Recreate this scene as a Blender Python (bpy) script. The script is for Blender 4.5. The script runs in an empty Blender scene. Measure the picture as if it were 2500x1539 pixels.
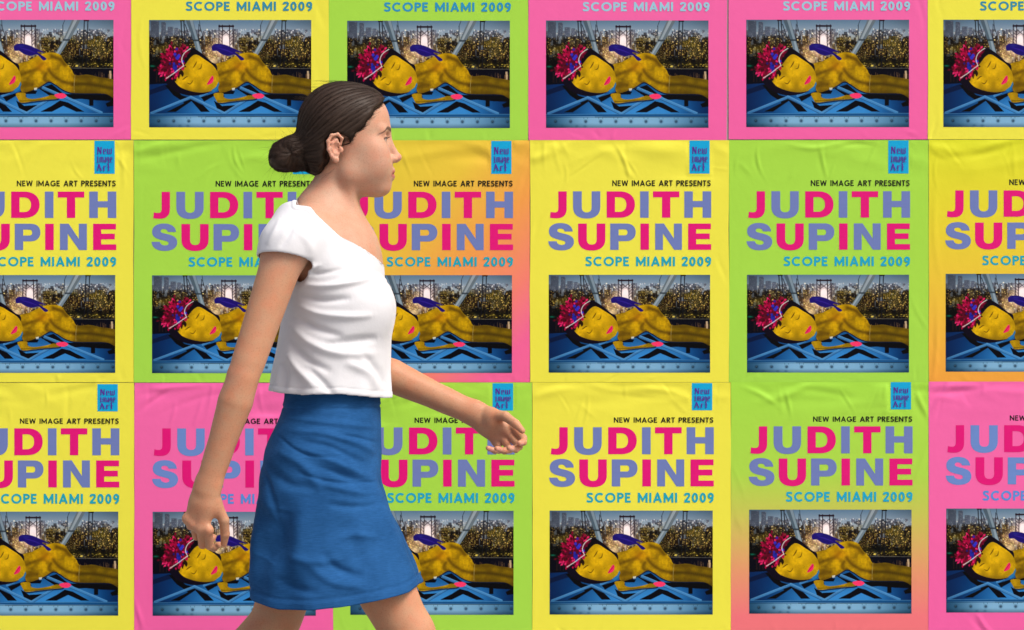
import bpy, bmesh, math, random
import numpy as np
from mathutils import Vector, Matrix
from mathutils.geometry import tessellate_polygon

# ------------------------------------------------------------------ camera, sky, sun, exposure
scene = bpy.context.scene
S_WALL = 970.0                      # photo pixels per metre on the poster wall
CAM_D = 7.0                         # camera to wall
CAM_Z = 1.127
cam = bpy.data.cameras.new("camera"); cam_o = bpy.data.objects.new("camera", cam)
scene.collection.objects.link(cam_o)
cam.sensor_width = 36.0
cam.lens = 36.0 * CAM_D / (2500.0 / S_WALL)
cam.clip_end = 500
cam_o.location = (0, -CAM_D, CAM_Z); cam_o.rotation_euler = (math.radians(90), 0, 0)
scene.camera = cam_o

SUN_EL, SUN_AZ = math.radians(52), math.radians(50)      # azimuth from the camera axis towards the right
world = bpy.data.worlds.new("World"); scene.world = world; world.use_nodes = True
wn = world.node_tree; bg = wn.nodes["Background"]
sky = wn.nodes.new("ShaderNodeTexSky"); sky.sky_type = 'NISHITA'; sky.sun_disc = False
sky.sun_elevation = SUN_EL
sky.sun_rotation = math.radians(180) - SUN_AZ
sky.dust_density = 6.0; sky.air_density = 1.0; sky.ozone_density = 0.6
wn.links.new(sky.outputs[0], bg.inputs[0]); bg.inputs[1].default_value = 0.11
sun = bpy.data.lights.new("sun", 'SUN'); sun.energy = 1.9; sun.angle = math.radians(22); sun.color = (1, .965, .91)
sun_o = bpy.data.objects.new("sun", sun); scene.collection.objects.link(sun_o)
to_sun = Vector((math.sin(SUN_AZ) * math.cos(SUN_EL), -math.cos(SUN_AZ) * math.cos(SUN_EL), math.sin(SUN_EL)))
sun_o.rotation_euler = to_sun.to_track_quat('Z', 'Y').to_euler()
sun_o.location = (3, -4, 6)
vs = scene.view_settings
vs.view_transform = 'Standard'; vs.look = 'None'; vs.gamma = 1; vs.use_curve_mapping = False
vs.exposure = 0.45
GAIN = 0.92                         # printed ink albedo relative to the colour seen in the photo

# ------------------------------------------------------------------ helpers
C = scene.collection
def lin(c):
    c = np.asarray(c, float) / 255.0
    return np.where(c <= .04045, c / 12.92, ((c + .055) / 1.055) ** 2.4)
def ink(c, k=None):
    r = lin(c) * (GAIN if k is None else k)
    return (float(r[0]), float(r[1]), float(r[2]), 1.0)
def new_mesh(name, verts, faces, smooth=False):
    me = bpy.data.meshes.new(name)
    verts = np.asarray(verts, np.float32); 
    if isinstance(faces, np.ndarray):
        k = faces.shape[1]
        me.vertices.add(len(verts)); me.vertices.foreach_set("co", verts.ravel())
        me.loops.add(faces.size); me.loops.foreach_set("vertex_index", faces.astype(np.int32).ravel())
        me.polygons.add(len(faces))
        me.polygons.foreach_set("loop_start", np.arange(0, faces.size, k, dtype=np.int32))
        me.update(calc_edges=True)
    else:
        me.from_pydata([tuple(map(float, v)) for v in verts], [], faces); me.update()
    if smooth:
        me.polygons.foreach_set("use_smooth", np.ones(len(me.polygons), bool))
    me.validate()
    return me
def obj(name, me, mat=None, parent=None, loc=(0, 0, 0), scale=None):
    o = bpy.data.objects.new(name, me); C.objects.link(o)
    o.location = loc
    if scale: o.scale = scale
    if parent: o.parent = parent
    if mat is not None:
        if not me.materials: me.materials.append(None)
        o.material_slots[0].link = 'OBJECT'; o.material_slots[0].material = mat
    return o
def empty(name, loc, label, cat, group=None):
    o = bpy.data.objects.new(name, None); C.objects.link(o); o.location = loc
    o.empty_display_size = .1
    o["label"] = label; o["category"] = cat
    if group: o["group"] = group
    return o
def color_attr(me, cols, name="tint"):
    a = me.color_attributes.new(name, 'FLOAT_COLOR', 'POINT')
    cols = np.asarray(cols, np.float32)
    if cols.shape[1] == 3: cols = np.hstack([cols, np.ones((len(cols), 1), np.float32)])
    a.data.foreach_set("color", cols.ravel())
def mat(name, color=(.5, .5, .5, 1), rough=.6, spec=.3):
    m = bpy.data.materials.new(name); m.use_nodes = True
    b = m.node_tree.nodes["Principled BSDF"]
    b.inputs["Base Color"].default_value = color
    b.inputs["Roughness"].default_value = rough
    b.inputs["Specular IOR Level"].default_value = spec
    return m, m.node_tree, b
def node(t, kind, **kw):
    n = t.nodes.new(kind)
    for k, v in kw.items():
        if k in n.inputs: n.inputs[k].default_value = v
        else: setattr(n, k, v)
    return n
def bump(t, b, height, strength=.3, dist=.001):
    n = node(t, "ShaderNodeBump"); n.inputs["Strength"].default_value = strength
    n.inputs["Distance"].default_value = dist
    t.links.new(height, n.inputs["Height"]); t.links.new(n.outputs[0], b.inputs["Normal"])
    return n
def smooth(e0, e1, x):
    t = np.clip((x - e0) / (e1 - e0), 0, 1); return t * t * (3 - 2 * t)
def wx(px): return (px - 1250.0) / S_WALL
def wz(py): return CAM_Z - (py - 769.5) / S_WALL

# ------------------------------------------------------------------ setting: wall and pavement
def box_mesh(name, x0, x1, y0, y1, z0, z1, bev=.004):
    bm = bmesh.new()
    bmesh.ops.create_cube(bm, size=1)
    for v in bm.verts:
        v.co = ((x0 + x1) / 2 + v.co.x * (x1 - x0), (y0 + y1) / 2 + v.co.y * (y1 - y0), (z0 + z1) / 2 + v.co.z * (z1 - z0))
    bmesh.ops.bevel(bm, geom=bm.edges[:], offset=bev, segments=2, affect='EDGES')
    me = bpy.data.meshes.new(name); bm.to_mesh(me); bm.free(); return me
m_wall, t, b = mat("plaster", (.5, .5, .48, 1), .9)
n1 = node(t, "ShaderNodeTexNoise", Scale=6.0, Detail=8.0); r1 = node(t, "ShaderNodeValToRGB")
r1.color_ramp.elements[0].color = (.42, .40, .38, 1); r1.color_ramp.elements[1].color = (.60, .59, .57, 1)
tc = node(t, "ShaderNodeTexCoord"); t.links.new(tc.outputs["Object"], n1.inputs["Vector"])
t.links.new(n1.outputs[0], r1.inputs[0]); t.links.new(r1.outputs[0], b.inputs["Base Color"])
n2 = node(t, "ShaderNodeTexNoise", Scale=120.0, Detail=6.0); t.links.new(tc.outputs["Object"], n2.inputs["Vector"])
bump(t, b, n2.outputs[0], .4, .004)
wall = obj("wall", box_mesh("wall", -6, 6, 0, .3, -.02, 3.4), m_wall)
wall["label"] = "pale plaster wall behind the rows of pasted posters"; wall["category"] = "wall"
m_pav, t, b = mat("pavement", (.3, .3, .29, 1), .9)
tc = node(t, "ShaderNodeTexCoord")
n1 = node(t, "ShaderNodeTexNoise", Scale=3.0, Detail=10.0); t.links.new(tc.outputs["Object"], n1.inputs["Vector"])
r1 = node(t, "ShaderNodeValToRGB"); r1.color_ramp.elements[0].color = (.22, .215, .21, 1); r1.color_ramp.elements[1].color = (.36, .355, .345, 1)
t.links.new(n1.outputs[0], r1.inputs[0]); t.links.new(r1.outputs[0], b.inputs["Base Color"])
n2 = node(t, "ShaderNodeTexNoise", Scale=250.0, Detail=3.0); t.links.new(tc.outputs["Object"], n2.inputs["Vector"])
bump(t, b, n2.outputs[0], .5, .003)
ground = obj("pavement", new_mesh("pavement", [(-60, -60, 0), (60, -60, 0), (60, 60, 0), (-60, 60, 0)], [(0, 1, 2, 3)]), m_pav)
ground["kind"] = "structure"

# ------------------------------------------------------------------ the printed picture (a night scene in inks)
PW, PH = 820, 530                   # painted at this size, printed at half of it
rng = np.random.default_rng(7)
art = np.zeros((PH, PW, 3), np.float32)
VV, UU = np.mgrid[0:PH, 0:PW].astype(np.float32)
UU = (UU + .5) / PW; VV = (VV + .5) / PH
def poly_mask(pts, soft=0.0):
    pts = np.asarray(pts, float)
    px, py = pts[:, 0] * PW, pts[:, 1] * PH
    x0, x1 = int(max(0, px.min() - 2)), int(min(PW, px.max() + 3)); y0, y1 = int(max(0, py.min() - 2)), int(min(PH, py.max() + 3))
    if x1 <= x0 or y1 <= y0: return None
    acc = np.zeros((y1 - y0, x1 - x0), np.float32)
    for sx, sy in ((.25, .25), (.75, .25), (.25, .75), (.75, .75)):
        X = np.arange(x0, x1)[None, :] + sx; Y = np.arange(y0, y1)[:, None] + sy
        ins = np.zeros((y1 - y0, x1 - x0), bool)
        j = len(px) - 1
        for i in range(len(px)):
            if py[i] != py[j]:
                c = ((py[i] > Y) != (py[j] > Y)) & (X < (px[j] - px[i]) * (Y - py[i]) / (py[j] - py[i]) + px[i])
                ins ^= c
            j = i
        acc += ins
    return (slice(y0, y1), slice(x0, x1), acc / 4)
def paint(pts, col, alpha=1.0, shade=None):
    r = poly_mask(pts)
    if r is None: return
    sy, sx, m = r
    m = (m * alpha)[..., None]
    c = np.asarray(col, np.float32)[None, None, :]
    if shade is not None: c = c * shade[sy, sx][..., None]
    art[sy, sx] = art[sy, sx] * (1 - m) + c * m
def spline(pts, n=10, closed=True):
    P = np.asarray(pts, float); N = len(P); out = []
    rngi = range(N) if closed else range(N - 1)
    for i in rngi:
        if closed: p0, p1, p2, p3 = P[i - 1], P[i], P[(i + 1) % N], P[(i + 2) % N]
        else: p0, p1, p2, p3 = P[max(i - 1, 0)], P[i], P[i + 1], P[min(i + 2, N - 1)]
        for k in range(n):
            s = k / n
            out.append(.5 * (2 * p1 + (p2 - p0) * s + (2 * p0 - 5 * p1 + 4 * p2 - p3) * s * s + (3 * p1 - p0 - 3 * p2 + p3) * s ** 3))
    if not closed: out.append(P[-1])
    return np.array(out)
def stroke(pts, w, col, alpha=1.0, taper=False, curve=True):
    P = spline(pts, 8, False) if curve and len(pts) > 2 else np.asarray(pts, float)
    Q = P * [PW, PH]
    d = np.gradient(Q, axis=0); d /= np.linalg.norm(d, axis=1)[:, None] + 1e-9
    nrm = np.stack([-d[:, 1], d[:, 0]], 1)
    ww = np.full(len(Q), w * PW / 2)
    if taper: ww = ww * np.sin(np.linspace(.15, math.pi - .15, len(Q)))
    L = Q + nrm * ww[:, None]; R = Q - nrm * ww[:, None]
    paint(np.vstack([L, R[::-1]]) / [PW, PH], col, alpha)
def blob(u, v, su, sv, col, a=1.0, add=False):
    g = np.exp(-(((UU - u) / su) ** 2 + ((VV - v) / sv) ** 2))[..., None] * a
    global art
    art = art + g * np.asarray(col, np.float32) if add else art * (1 - g) + g * np.asarray(col, np.float32)
def vnoise(nx, ny, seed):
    r = np.random.default_rng(seed).random((ny + 2, nx + 2)).astype(np.float32)
    x = UU * nx; y = VV * ny; i = x.astype(int); j = y.astype(int); fx = x - i; fy = y - j
    fx = fx * fx * (3 - 2 * fx); fy = fy * fy * (3 - 2 * fy)
    return (r[j, i] * (1 - fx) + r[j, i + 1] * fx) * (1 - fy) + (r[j + 1, i] * (1 - fx) + r[j + 1, i + 1] * fx) * fy
def art_picture():
    global art
    # sky and far haze
    k = np.clip(VV / .16, 0, 1)[..., None]
    art = (1 - k) * np.array([96, 124, 148], np.float32) + k * np.array([160, 172, 184], np.float32)
    # city: rows of buildings from far to near
    for i in range(620):
        v0 = .085 + .33 * rng.random() ** 1.15; u0 = rng.random() * 1.04 - .02
        w = .006 + .022 * rng.random() * (.4 + v0 * 2.5); h = .018 + .09 * rng.random() * (.35 + v0 * 1.6)
        far = np.clip((v0 - .085) / .16, 0, 1)
        base = (1 - far) * np.array([96, 102, 116.]) + far * np.array([46, 30, 17.])
        c = base * (.55 + .6 * rng.random())
        paint([(u0, v0), (u0 + w, v0), (u0 + w, v0 + h), (u0, v0 + h)], c, .85)
    # dim the near half of the city
    sh = smooth(.22, .44, VV)[..., None]
    art = art * (1 - .35 * smooth(.12, .24, VV)[..., None]); art = art * (1 - .55 * sh) + np.array([14, 11, 8]) * .5 * sh
    art *= (1 - .28 * smooth(.4, 0, UU) * smooth(.12, .2, VV))[..., None]
    for i in range(90):
        # nearer blocks with window grids
        u0 = rng.random(); v0 = .15 + .2 * rng.random(); w = .02 + .03 * rng.random(); h = .06 + .08 * rng.random()
        if .40 < u0 < .53: continue
        c = np.array([58, 44, 30.]) * (.3 + .7 * rng.random()) if u0 < .35 or rng.random() < .5 else np.array([62, 56, 34.]) * (.4 + .8 * rng.random())
        paint([(u0, v0), (u0 + w, v0), (u0 + w, v0 + h), (u0, v0 + h)], c, .8)
        for a_ in np.arange(u0 + .003, u0 + w, .0058):
            for b_ in np.arange(v0 + .006, v0 + h, .0115):
                if rng.random() < .42: paint([(a_, b_), (a_ + .0032, b_), (a_ + .0032, b_ + .0062), (a_, b_ + .0062)], (250, 196 + 40 * rng.random(), 110), .2 + .75 * rng.random() ** 1.5)
    for i in range(1250):
        v0 = .088 + .35 * rng.random() ** 1.3; u0 = rng.random()
        s = (.0013 + .0027 * rng.random() ** 3); warm = np.clip((v0 - .1) / .12, 0, 1)
        c = (1 - warm) * np.array([228, 234, 246.]) + warm * np.array([255, 216, 120.])
        if rng.random() < .2: c = np.array([250, 240, 215.])
        a = (.25 + .75 * rng.random() ** 1.6) * (1 if u0 > .25 else .7)
        paint([(u0 - s, v0 - s * 1.6), (u0 + s, v0 - s * 1.6), (u0 + s, v0 + s * 1.6), (u0 - s, v0 + s * 1.6)], c, a)
    for u, v, su, sv, a in ((.60, .18, .05, .02, .28), (.72, .17, .05, .03, .2), (.86, .21, .05, .03, .28), (.10, .28, .08, .05, .18), (.90, .41, .1, .02, .35), (.72, .39, .06, .015, .5), (.55, .3, .06, .05, .25), (.06, .27, .03, .03, .25)):
        blob(u, v, su, sv, (220, 190, 60), a * .9)
    art = art + (np.exp(-((UU - .42) / .10) ** 2 - ((VV - .31) / .11) ** 2) * (.35 + .65 * vnoise(60, 42, 21)))[..., None] * np.array([205, 160, 112.]) * .8
    blob(.385, .385, .04, .035, (255, 226, 180), .7)
    art = np.clip(art, 0, 255)
    blob(.47, .18, .045, .07, (255, 236, 236), 1.0); blob(.445, .26, .06, .06, (255, 226, 214), .8)
    paint([(.465, .15), (.485, .15), (.52, .27), (.44, .27)], (255, 240, 240), .75)
    # two far towers on the left
    for u0, u1, v0, v1 in ((.012, .062, .012, .16), (.076, .104, .022, .15), (.115, .15, .065, .15), (.155, .18, .075, .14)):
        paint([(u0, v0), (u1, v0), (u1, v1), (u0, v1)], (84, 92, 108), .9)
        for i in range(60):
            u = u0 + (u1 - u0) * rng.random(); v = v0 + (v1 - v0) * rng.random()
            paint([(u, v), (u + .003, v), (u + .003, v + .005), (u, v + .005)], (190, 196, 205), .45 * rng.random())
    # dark trees and river
    for i in range(34):
        u = rng.random(); v = .37 + .06 * rng.random()
        if .3 < u < .56: continue
        blob(u, v, .02 + .02 * rng.random(), .02 + .02 * rng.random(), (10, 12, 8), .7)
    for i in range(60):
        u = .6 + .4 * rng.random(); v = .40 + .03 * rng.random()
        paint([(u, v), (u + .012 * rng.random(), v), (u + .012, v + .006), (u, v + .006)], (255, 226, 100), .8 * rng.random())
    w = smooth(.435, .47, VV)[..., None]; art = art * (1 - w) + np.array([12, 15, 30]) * w
    stroke([(.62, .447), (1, .453)], .003, (120, 118, 105), .8)
    for i in range(46):
        u = .62 + .38 * rng.random(); u = u if rng.random() < .6 else .9 + .1 * rng.random(); L = .04 + .06 * rng.random()
        v = .475 + .04 * rng.random(); paint([(u, v), (u + .003, v), (u + .002, v + L), (u, v + L)], (225, 165, 95), .5 * rng.random())
    paint([(.973, .475), (.985, .475), (.985, .56), (.975, .56)], (245, 215, 170), .7)
    for i in range(14):
        u = .02 + .1 * rng.random(); paint([(u, .48), (u + .003, .48), (u + .003, .58), (u, .58)], (150, 90, 50), .35 * rng.random())
    blob(.02, .43, .02, .01, (30, 170, 140), .6)
    # far bridge tower
    steel = (44, 30, 40)
    paint([(.427, .052), (.524, .052), (.524, .068), (.427, .068)], steel)
    for u in (.432, .452, .495, .517): stroke([(u, .045), (u - .002 if u < .48 else u + .003, .25)], .0055, steel, .95)
    for v in (.09, .12, .15, .18, .21):
        stroke([(.432, v), (.452, v + .028)], .003, steel, .8); stroke([(.517, v), (.497, v + .028)], .003, steel, .8)
    stroke([(.452, .145), (.497, .09)], .004, steel, .9); stroke([(.452, .09), (.497, .145)], .004, steel, .6)
    # cables and tubes
    dk = (30, 30, 36)
    for u0, v0, u1, v1, w in ((.197, 0, .206, .27, .006), (.214, 0, .226, .27, .006), (.222, .04, .278, .28, .004), (.31, .0, .318, .1, .0028), (.307, .04, .305, .25, .004), (.312, .05, .35, .25, .0028), (.70, 0, .685, .06, .0028), (.687, .05, .69, .3, .0035), (.82, 0, .808, .44, .0055), (.842, 0, .83, .44, .0055)):
        stroke([(u0, v0), (u1, v1)], w, dk, .95)
    paint([(.19, 0), (.22, 0), (.22, .012), (.19, .012)], dk); paint([(.815, .0), (.848, .0), (.848, .014), (.815, .014)], dk)
    paint([(.226, 0), (.270, 0), (.306, .19), (.272, .19)], (84, 100, 112)); paint([(.250, 0), (.268, 0), (.303, .19), (.289, .19)], (136, 154, 166), .8)
    paint([(.274, .19), (.305, .19), (.332, .33), (.292, .30)], (104, 122, 134)); paint([(.29, .19), (.30, .19), (.325, .31), (.305, .30)], (150, 166, 176), .8)
    paint([(.268, .183), (.308, .183), (.308, .2), (.27, .2)], (50, 58, 66), .8)
    paint([(.745, 0), (.797, 0), (.733, .185), (.69, .185)], (104, 116, 124)); paint([(.757, 0), (.777, 0), (.713, .185), (.70, .185)], (158, 170, 178), .8)
    paint([(.692, .185), (.728, .185), (.668, .33), (.636, .33)], (116, 132, 142)); paint([(.70, .185), (.71, .185), (.652, .33), (.642, .33)], (165, 178, 186), .7)
    paint([(.688, .18), (.734, .18), (.73, .197), (.69, .197)], (50, 58, 66), .8)
    # steel deck below
    dm = poly_mask([(0, .60), (.2, .585), (.2, .60), (.62, .57), (1, .66), (1, .9), (0, .9)])
    sy, sx, m = dm; g = smooth(0, .45, UU[sy, sx]) * smooth(1.02, .7, UU[sy, sx]) * (.45 + .55 * smooth(.6, .85, VV[sy, sx]))
    c = np.array([8, 50, 96]) + g[..., None] * np.array([54, 86, 104]); m = m[..., None]
    art[sy, sx] = art[sy, sx] * (1 - m) + c * m
    blk = (3, 6, 16)
    paint([(0, .655), (.10, .60), (.2, .6), (0, .70)], (10, 30, 60), .8)
    for pts in ([(.10, .61), (.14, .60), (.2, .70), (.27, .73), (.2, .75), (.15, .70)], [(.21, .755), (.26, .722), (.31, .755), (.375, .855), (.32, .855), (.262, .755), (.165, .855), (.11, .855), (.215, .775)],
                [(.32, .72), (.44, .66), (.53, .66), (.52, .69), (.42, .69), (.34, .76)], [(.40, .75), (.45, .80), (.56, .79), (.52, .83), (.46, .855), (.42, .83)],
                [(.55, .855), (.62, .80), (.67, .75), (.72, .77), (.82, .855), (.77, .855), (.69, .80), (.62, .855)], [(.54, .64), (.62, .72), (.70, .70), (.62, .60)],
                [(.70, .69), (1, .70), (1, .755), (.9, .75), (.8, .735), (.74, .74)], [(.85, .73), (.875, .73), (.875, .80), (.85, .80)], [(.95, .78), (1, .74), (1, .80), (.96, .81)]):
        paint(pts, blk, .95)
    hi = (74, 134, 188)
    for p0, p1, w in (((.01, .872), (.26, .72), .018), ((.25, .715), (.47, .875), .02), ((.46, .875), (.62, .725), .018), ((.56, .63), (.93, .87), .02), ((.31, .715), (.36, .68), .014)):
        stroke([p0, p1], w, hi, .9); stroke([(p0[0], p0[1] + .012), (p1[0], p1[1] + .012)], .003, (20, 50, 84), .7)
        stroke([(p0[0], p0[1] - .011), (p1[0], p1[1] - .011)], .002, (150, 196, 224), .5)
    paint([(0, .872), (1, .868), (1, .898), (0, .900)], (30, 82, 130), .95)
    stroke([(0, .874), (1, .870)], .003, (110, 165, 205), .6)
    # riveted plate
    r = poly_mask([(0, .9), (1, .898), (1, 1), (0, 1)]); sy, sx, m = r
    g = (smooth(-.1, .3, UU[sy, sx]) * smooth(1.25, .6, UU[sy, sx]))[..., None]
    c = np.array([36, 84, 122]) + g * np.array([92, 90, 84]); c = c * (1 - .25 * smooth(.95, 1.0, VV[sy, sx]))[..., None]
    art[sy, sx] = c
    stroke([(.3, .9), (1, .897)], .004, (10, 26, 44), .9); stroke([(0, .902), (.3, .9)], .003, (20, 60, 96), .8)
    for i in range(11):
        u = .06 + i * .0925
        blob(u, .94, .0085, .0135, (24, 44, 62), .95); blob(u - .001, .936, .004, .006, (116, 140, 156), .7)
        if i > 1: stroke([(u - .012, .905), (u - .012, .918)], .003, (40, 66, 88), .6); stroke([(u + .012, .905), (u + .012, .918)], .003, (40, 66, 88), .6)
    for u in (.1, .19, .24): blob(u, .985, .01, .012, (50, 84, 110), .5)
    # resting figure under a plain yellow wrap (generic)
    tex = .72 + .34 * vnoise(26, 18, 3) * (.5 + .5 * vnoise(120, 80, 4)) + .16 * vnoise(9, 7, 5)
    Y = (196, 158, 18)
    body = spline([(.41, .42), (.47, .385), (.54, .33), (.60, .305), (.665, .32), (.70, .39), (.74, .46), (.765, .515), (.84, .51), (.90, .53), (1.02, .575), (1.02, .735), (.95, .69), (.86, .685), (.75, .68), (.69, .65), (.64, .60), (.60, .575), (.55, .62), (.50, .655), (.455, .675), (.43, .66), (.42, .55)], 8)
    paint(body + [.0, .012], (6, 10, 22), .7)
    paint(body, Y, 1, tex)
    fold = (92, 70, 6)
    bm_ = poly_mask(body)
    def soft_fold(pts, w, a):
        P = spline(pts, 14, False)
        sy, sx, m = bm_
        d = np.full(m.shape, 9., np.float32)
        for q in P: d = np.minimum(d, np.hypot(UU[sy, sx] - q[0], (VV[sy, sx] - q[1]) * PH / PW))
        g = (np.exp(-(d / w) ** 2) * a * m)[..., None]
        art[sy, sx] = art[sy, sx] * (1 - g) + np.array(fold if a < .9 else fold) * g
    soft_fold([(.42, .52), (.47, .49), (.53, .45), (.56, .41)], .012, .7)
    soft_fold([(.43, .62), (.46, .60), (.50, .60)], .014, .6)
    soft_fold([(.47, .55), (.53, .46), (.57, .50), (.58, .56)], .010, .35)
    soft_fold([(.60, .46), (.63, .52), (.68, .57), (.75, .60)], .012, .75)
    soft_fold([(.62, .34), (.67, .37), (.70, .42)], .014, .8)
    soft_fold([(.60, .58), (.57, .55), (.585, .50)], .009, .55)
    soft_fold([(.75, .60), (.85, .60), (1, .64)], .012, .9)
    soft_fold([(.76, .68), (.9, .69), (1.02, .74)], .02, .6); soft_fold([(.76, .53), (.88, .53), (1.02, .58)], .012, .5)
    soft_fold([(.45, .67), (.52, .65), (.60, .58)], .014, .5)
    sy, sx, m = bm_; g = (m * smooth(.74, .78, UU[sy, sx]) * .5)[..., None]; art[sy, sx] = art[sy, sx] * (1 - g) + np.array([62, 54, 16]) * g
    stroke([(.762, .515), (.757, .6), (.757, .68)], .003, (190, 180, 130), .8)
    sy, sx, m = bm_
    low = smooth(.50, .72, VV[sy, sx] - .10 * np.clip((UU[sy, sx] - .45) / .3, -1, 1)) * .55 + .45 * smooth(.5, .68, vnoise(20, 15, 9)[sy, sx]) + .35 * smooth(.55, .75, vnoise(70, 50, 11)[sy, sx])
    g = (m * np.clip(low, 0, 1) * .42)[..., None]; art[sy, sx] = art[sy, sx] * (1 - g) + np.array([84, 62, 12]) * g
    g = (m * np.exp(-((UU[sy, sx] - .555) / .05) ** 2 - ((VV[sy, sx] - .43) / .05) ** 2) * .45)[..., None]; art[sy, sx] = art[sy, sx] * (1 - g) + np.array([226, 150, 20]) * g
    # forearm resting on the steel
    arm = spline([(.40, .685), (.455, .68), (.462, .72), (.50, .735), (.57, .72), (.62, .70), (.66, .715), (.65, .735), (.58, .745), (.50, .76), (.43, .77), (.41, .735)], 8)
    paint(arm + [.004, .014], (6, 10, 22), .6); paint(arm, (172, 138, 22), 1, tex); stroke([(.42, .755), (.5, .752), (.6, .735)], .006, (80, 62, 10), .5)
    paint(spline([(.635, .70), (.66, .685), (.69, .685), (.71, .706), (.69, .73), (.655, .728)], 6), (238, 66, 112))
    paint([(.51, .635), (.53, .63), (.528, .65), (.512, .655)], (225, 230, 225), .8)
    # head: hair, face, flowers
    paint(spline([(.10, .54), (.20, .36), (.255, .265), (.31, .295), (.38, .385), (.42, .44), (.40, .62), (.36, .68), (.26, .705), (.17, .67), (.12, .61)], 10), (24, 18, 34))
    face = spline([(.155, .53), (.21, .44), (.26, .345), (.295, .325), (.345, .37), (.395, .425), (.423, .49), (.43, .56), (.415, .62), (.375, .665), (.31, .675), (.24, .655), (.18, .61)], 10)
    paint(face, (206, 166, 22), 1, tex)
    fm = poly_mask(face); sy, sx, m = fm
    g = (m * smooth(.60, .70, VV[sy, sx] + .05 * (UU[sy, sx] - .3)) * .6)[..., None]; art[sy, sx] = art[sy, sx] * (1 - g) + np.array([104, 84, 30]) * g
    g = (m * np.exp(-((UU[sy, sx] - .34) / .05) ** 2 - ((VV[sy, sx] - .46) / .07) ** 2) * .35)[..., None]; art[sy, sx] = art[sy, sx] * (1 - g) + np.array([240, 196, 40]) * g
    for pts, w in (([(.235, .585), (.255, .595), (.272, .56)], .005), ([(.30, .46), (.318, .45), (.325, .41)], .005), ([(.205, .56), (.225, .535), (.24, .525)], .006), ([(.27, .45), (.285, .415), (.295, .385)], .006), ([(.335, .56), (.342, .545)], .006), ([(.328, .545), (.335, .53)], .004)):
        stroke(pts, w, (66, 46, 10), .85, True)
    paint(spline([(.357, .60), (.372, .555), (.39, .52), (.398, .54), (.392, .58), (.37, .60)], 6), (226, 52, 104)); stroke([(.36, .597), (.378, .565), (.395, .53)], .003, (130, 20, 60), .8)
    paint(spline([(.15, .545), (.175, .50), (.20, .465), (.215, .50), (.205, .53), (.195, .505), (.185, .55), (.175, .525), (.165, .57)], 5), (30, 20, 18), .9)
    paint(spline([(.205, .40), (.225, .33), (.262, .275), (.30, .30), (.27, .33), (.245, .36), (.225, .40)], 6), (24, 18, 26))
    paint([(.385, .655), (.415, .62), (.428, .575), (.432, .60), (.42, .65), (.395, .675)], (46, 120, 170), .95)
    fl = [(.10, .36), (.15, .29), (.20, .28), (.10, .44), (.14, .38), (.18, .36), (.19, .42), (.11, .50), (.15, .46), (.17, .50), (.08, .46), (.22, .31), (.125, .32)]
    paint(spline([(.065, .45), (.085, .36), (.115, .29), (.165, .265), (.225, .275), (.255, .29), (.22, .36), (.21, .43), (.15, .50), (.11, .55), (.085, .51)], 8), (92, 6, 44))
    for i in range(240):
        u, v = fl[rng.integers(len(fl))]; u += rng.normal() * .012; v += rng.normal() * .020
        if v > .56 - 1.35 * (u - .09) + .06: continue
        a = math.atan2(v - .41, u - .155) + rng.normal() * .4; L = .014 + .016 * rng.random()
        q = (u + math.cos(a) * L, v + math.sin(a) * L * 1.5); n_ = (-math.sin(a) * .007, math.cos(a) * .011)
        c = np.array([160, 10, 66.]) * (.3 + .85 * rng.random()) if rng.random() < .88 else np.array([224, 50, 112.])
        paint([(u, v), (u + (q[0] - u) * .5 + n_[0], v + (q[1] - v) * .5 + n_[1]), q, (u + (q[0] - u) * .5 - n_[0], v + (q[1] - v) * .5 - n_[1])], c, .95)
    for i in range(16):
        u, v = .165 + rng.normal() * .018, .385 + rng.normal() * .04; s = .006 + .006 * rng.random()
        paint(spline([(u - s, v), (u, v - s * 1.6), (u + s, v), (u, v + s * 1.6)], 4), np.array([48, 60, 190.]) * (.6 + .5 * rng.random()), .9)
    stroke([(.105, .545), (.15, .50), (.215, .425)], .005, (222, 222, 216), .9, False, False); stroke([(.215, .43), (.202, .37), (.218, .31), (.258, .265)], .005, (222, 222, 216), .9)
    # small dark blue bird
    paint(spline([(.385, .255), (.40, .228), (.43, .222), (.475, .235), (.52, .265), (.575, .305), (.53, .30), (.585, .36), (.565, .375), (.53, .325), (.49, .335), (.45, .32), (.42, .29), (.40, .29), (.39, .285)], 8), (40, 28, 112))
    stroke([(.42, .26), (.47, .28), (.52, .31)], .008, (62, 44, 150), .7, True); stroke([(.44, .30), (.49, .315)], .006, (18, 14, 60), .8, True)
    blob(.43, .245, .02, .012, (52, 62, 150), .5)
    # vignette of the printed photo, fine grain
    vg = 1 - .28 * smooth(.55, .95, np.hypot((UU - .52) * 1.25, (VV - .5) * 1.1))
    art *= vg[..., None]
    art = 128 + (art - 128) * 1.10 - 4; lum_ = art.mean(-1, keepdims=True); art = lum_ + (art - lum_) * 1.0
    art += rng.normal(0, 4.0, art.shape) * (.5 + art / 255)
    return np.clip(art, 3, 255)
img = art_picture()
small = img.reshape(PH // 2, 2, PW // 2, 2, 3).mean((1, 3))
gh, gw = small.shape[:2]
gx, gz = np.meshgrid(np.linspace(0, 1, gw), np.linspace(1, 0, gh))
pv = np.stack([gx.ravel(), np.zeros(gw * gh), gz.ravel()], 1)
ii = np.arange((gh - 1) * gw).reshape(gh - 1, gw)[:, :-1].ravel()
pf = np.stack([ii, ii + gw, ii + gw + 1, ii + 1], 1)
ME_PICTURE = new_mesh("picture", pv, pf)
color_attr(ME_PICTURE, lin(small.reshape(-1, 3)) * GAIN)
m_pic, t, b = mat("picture_ink", rough=.5, spec=.08)
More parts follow.
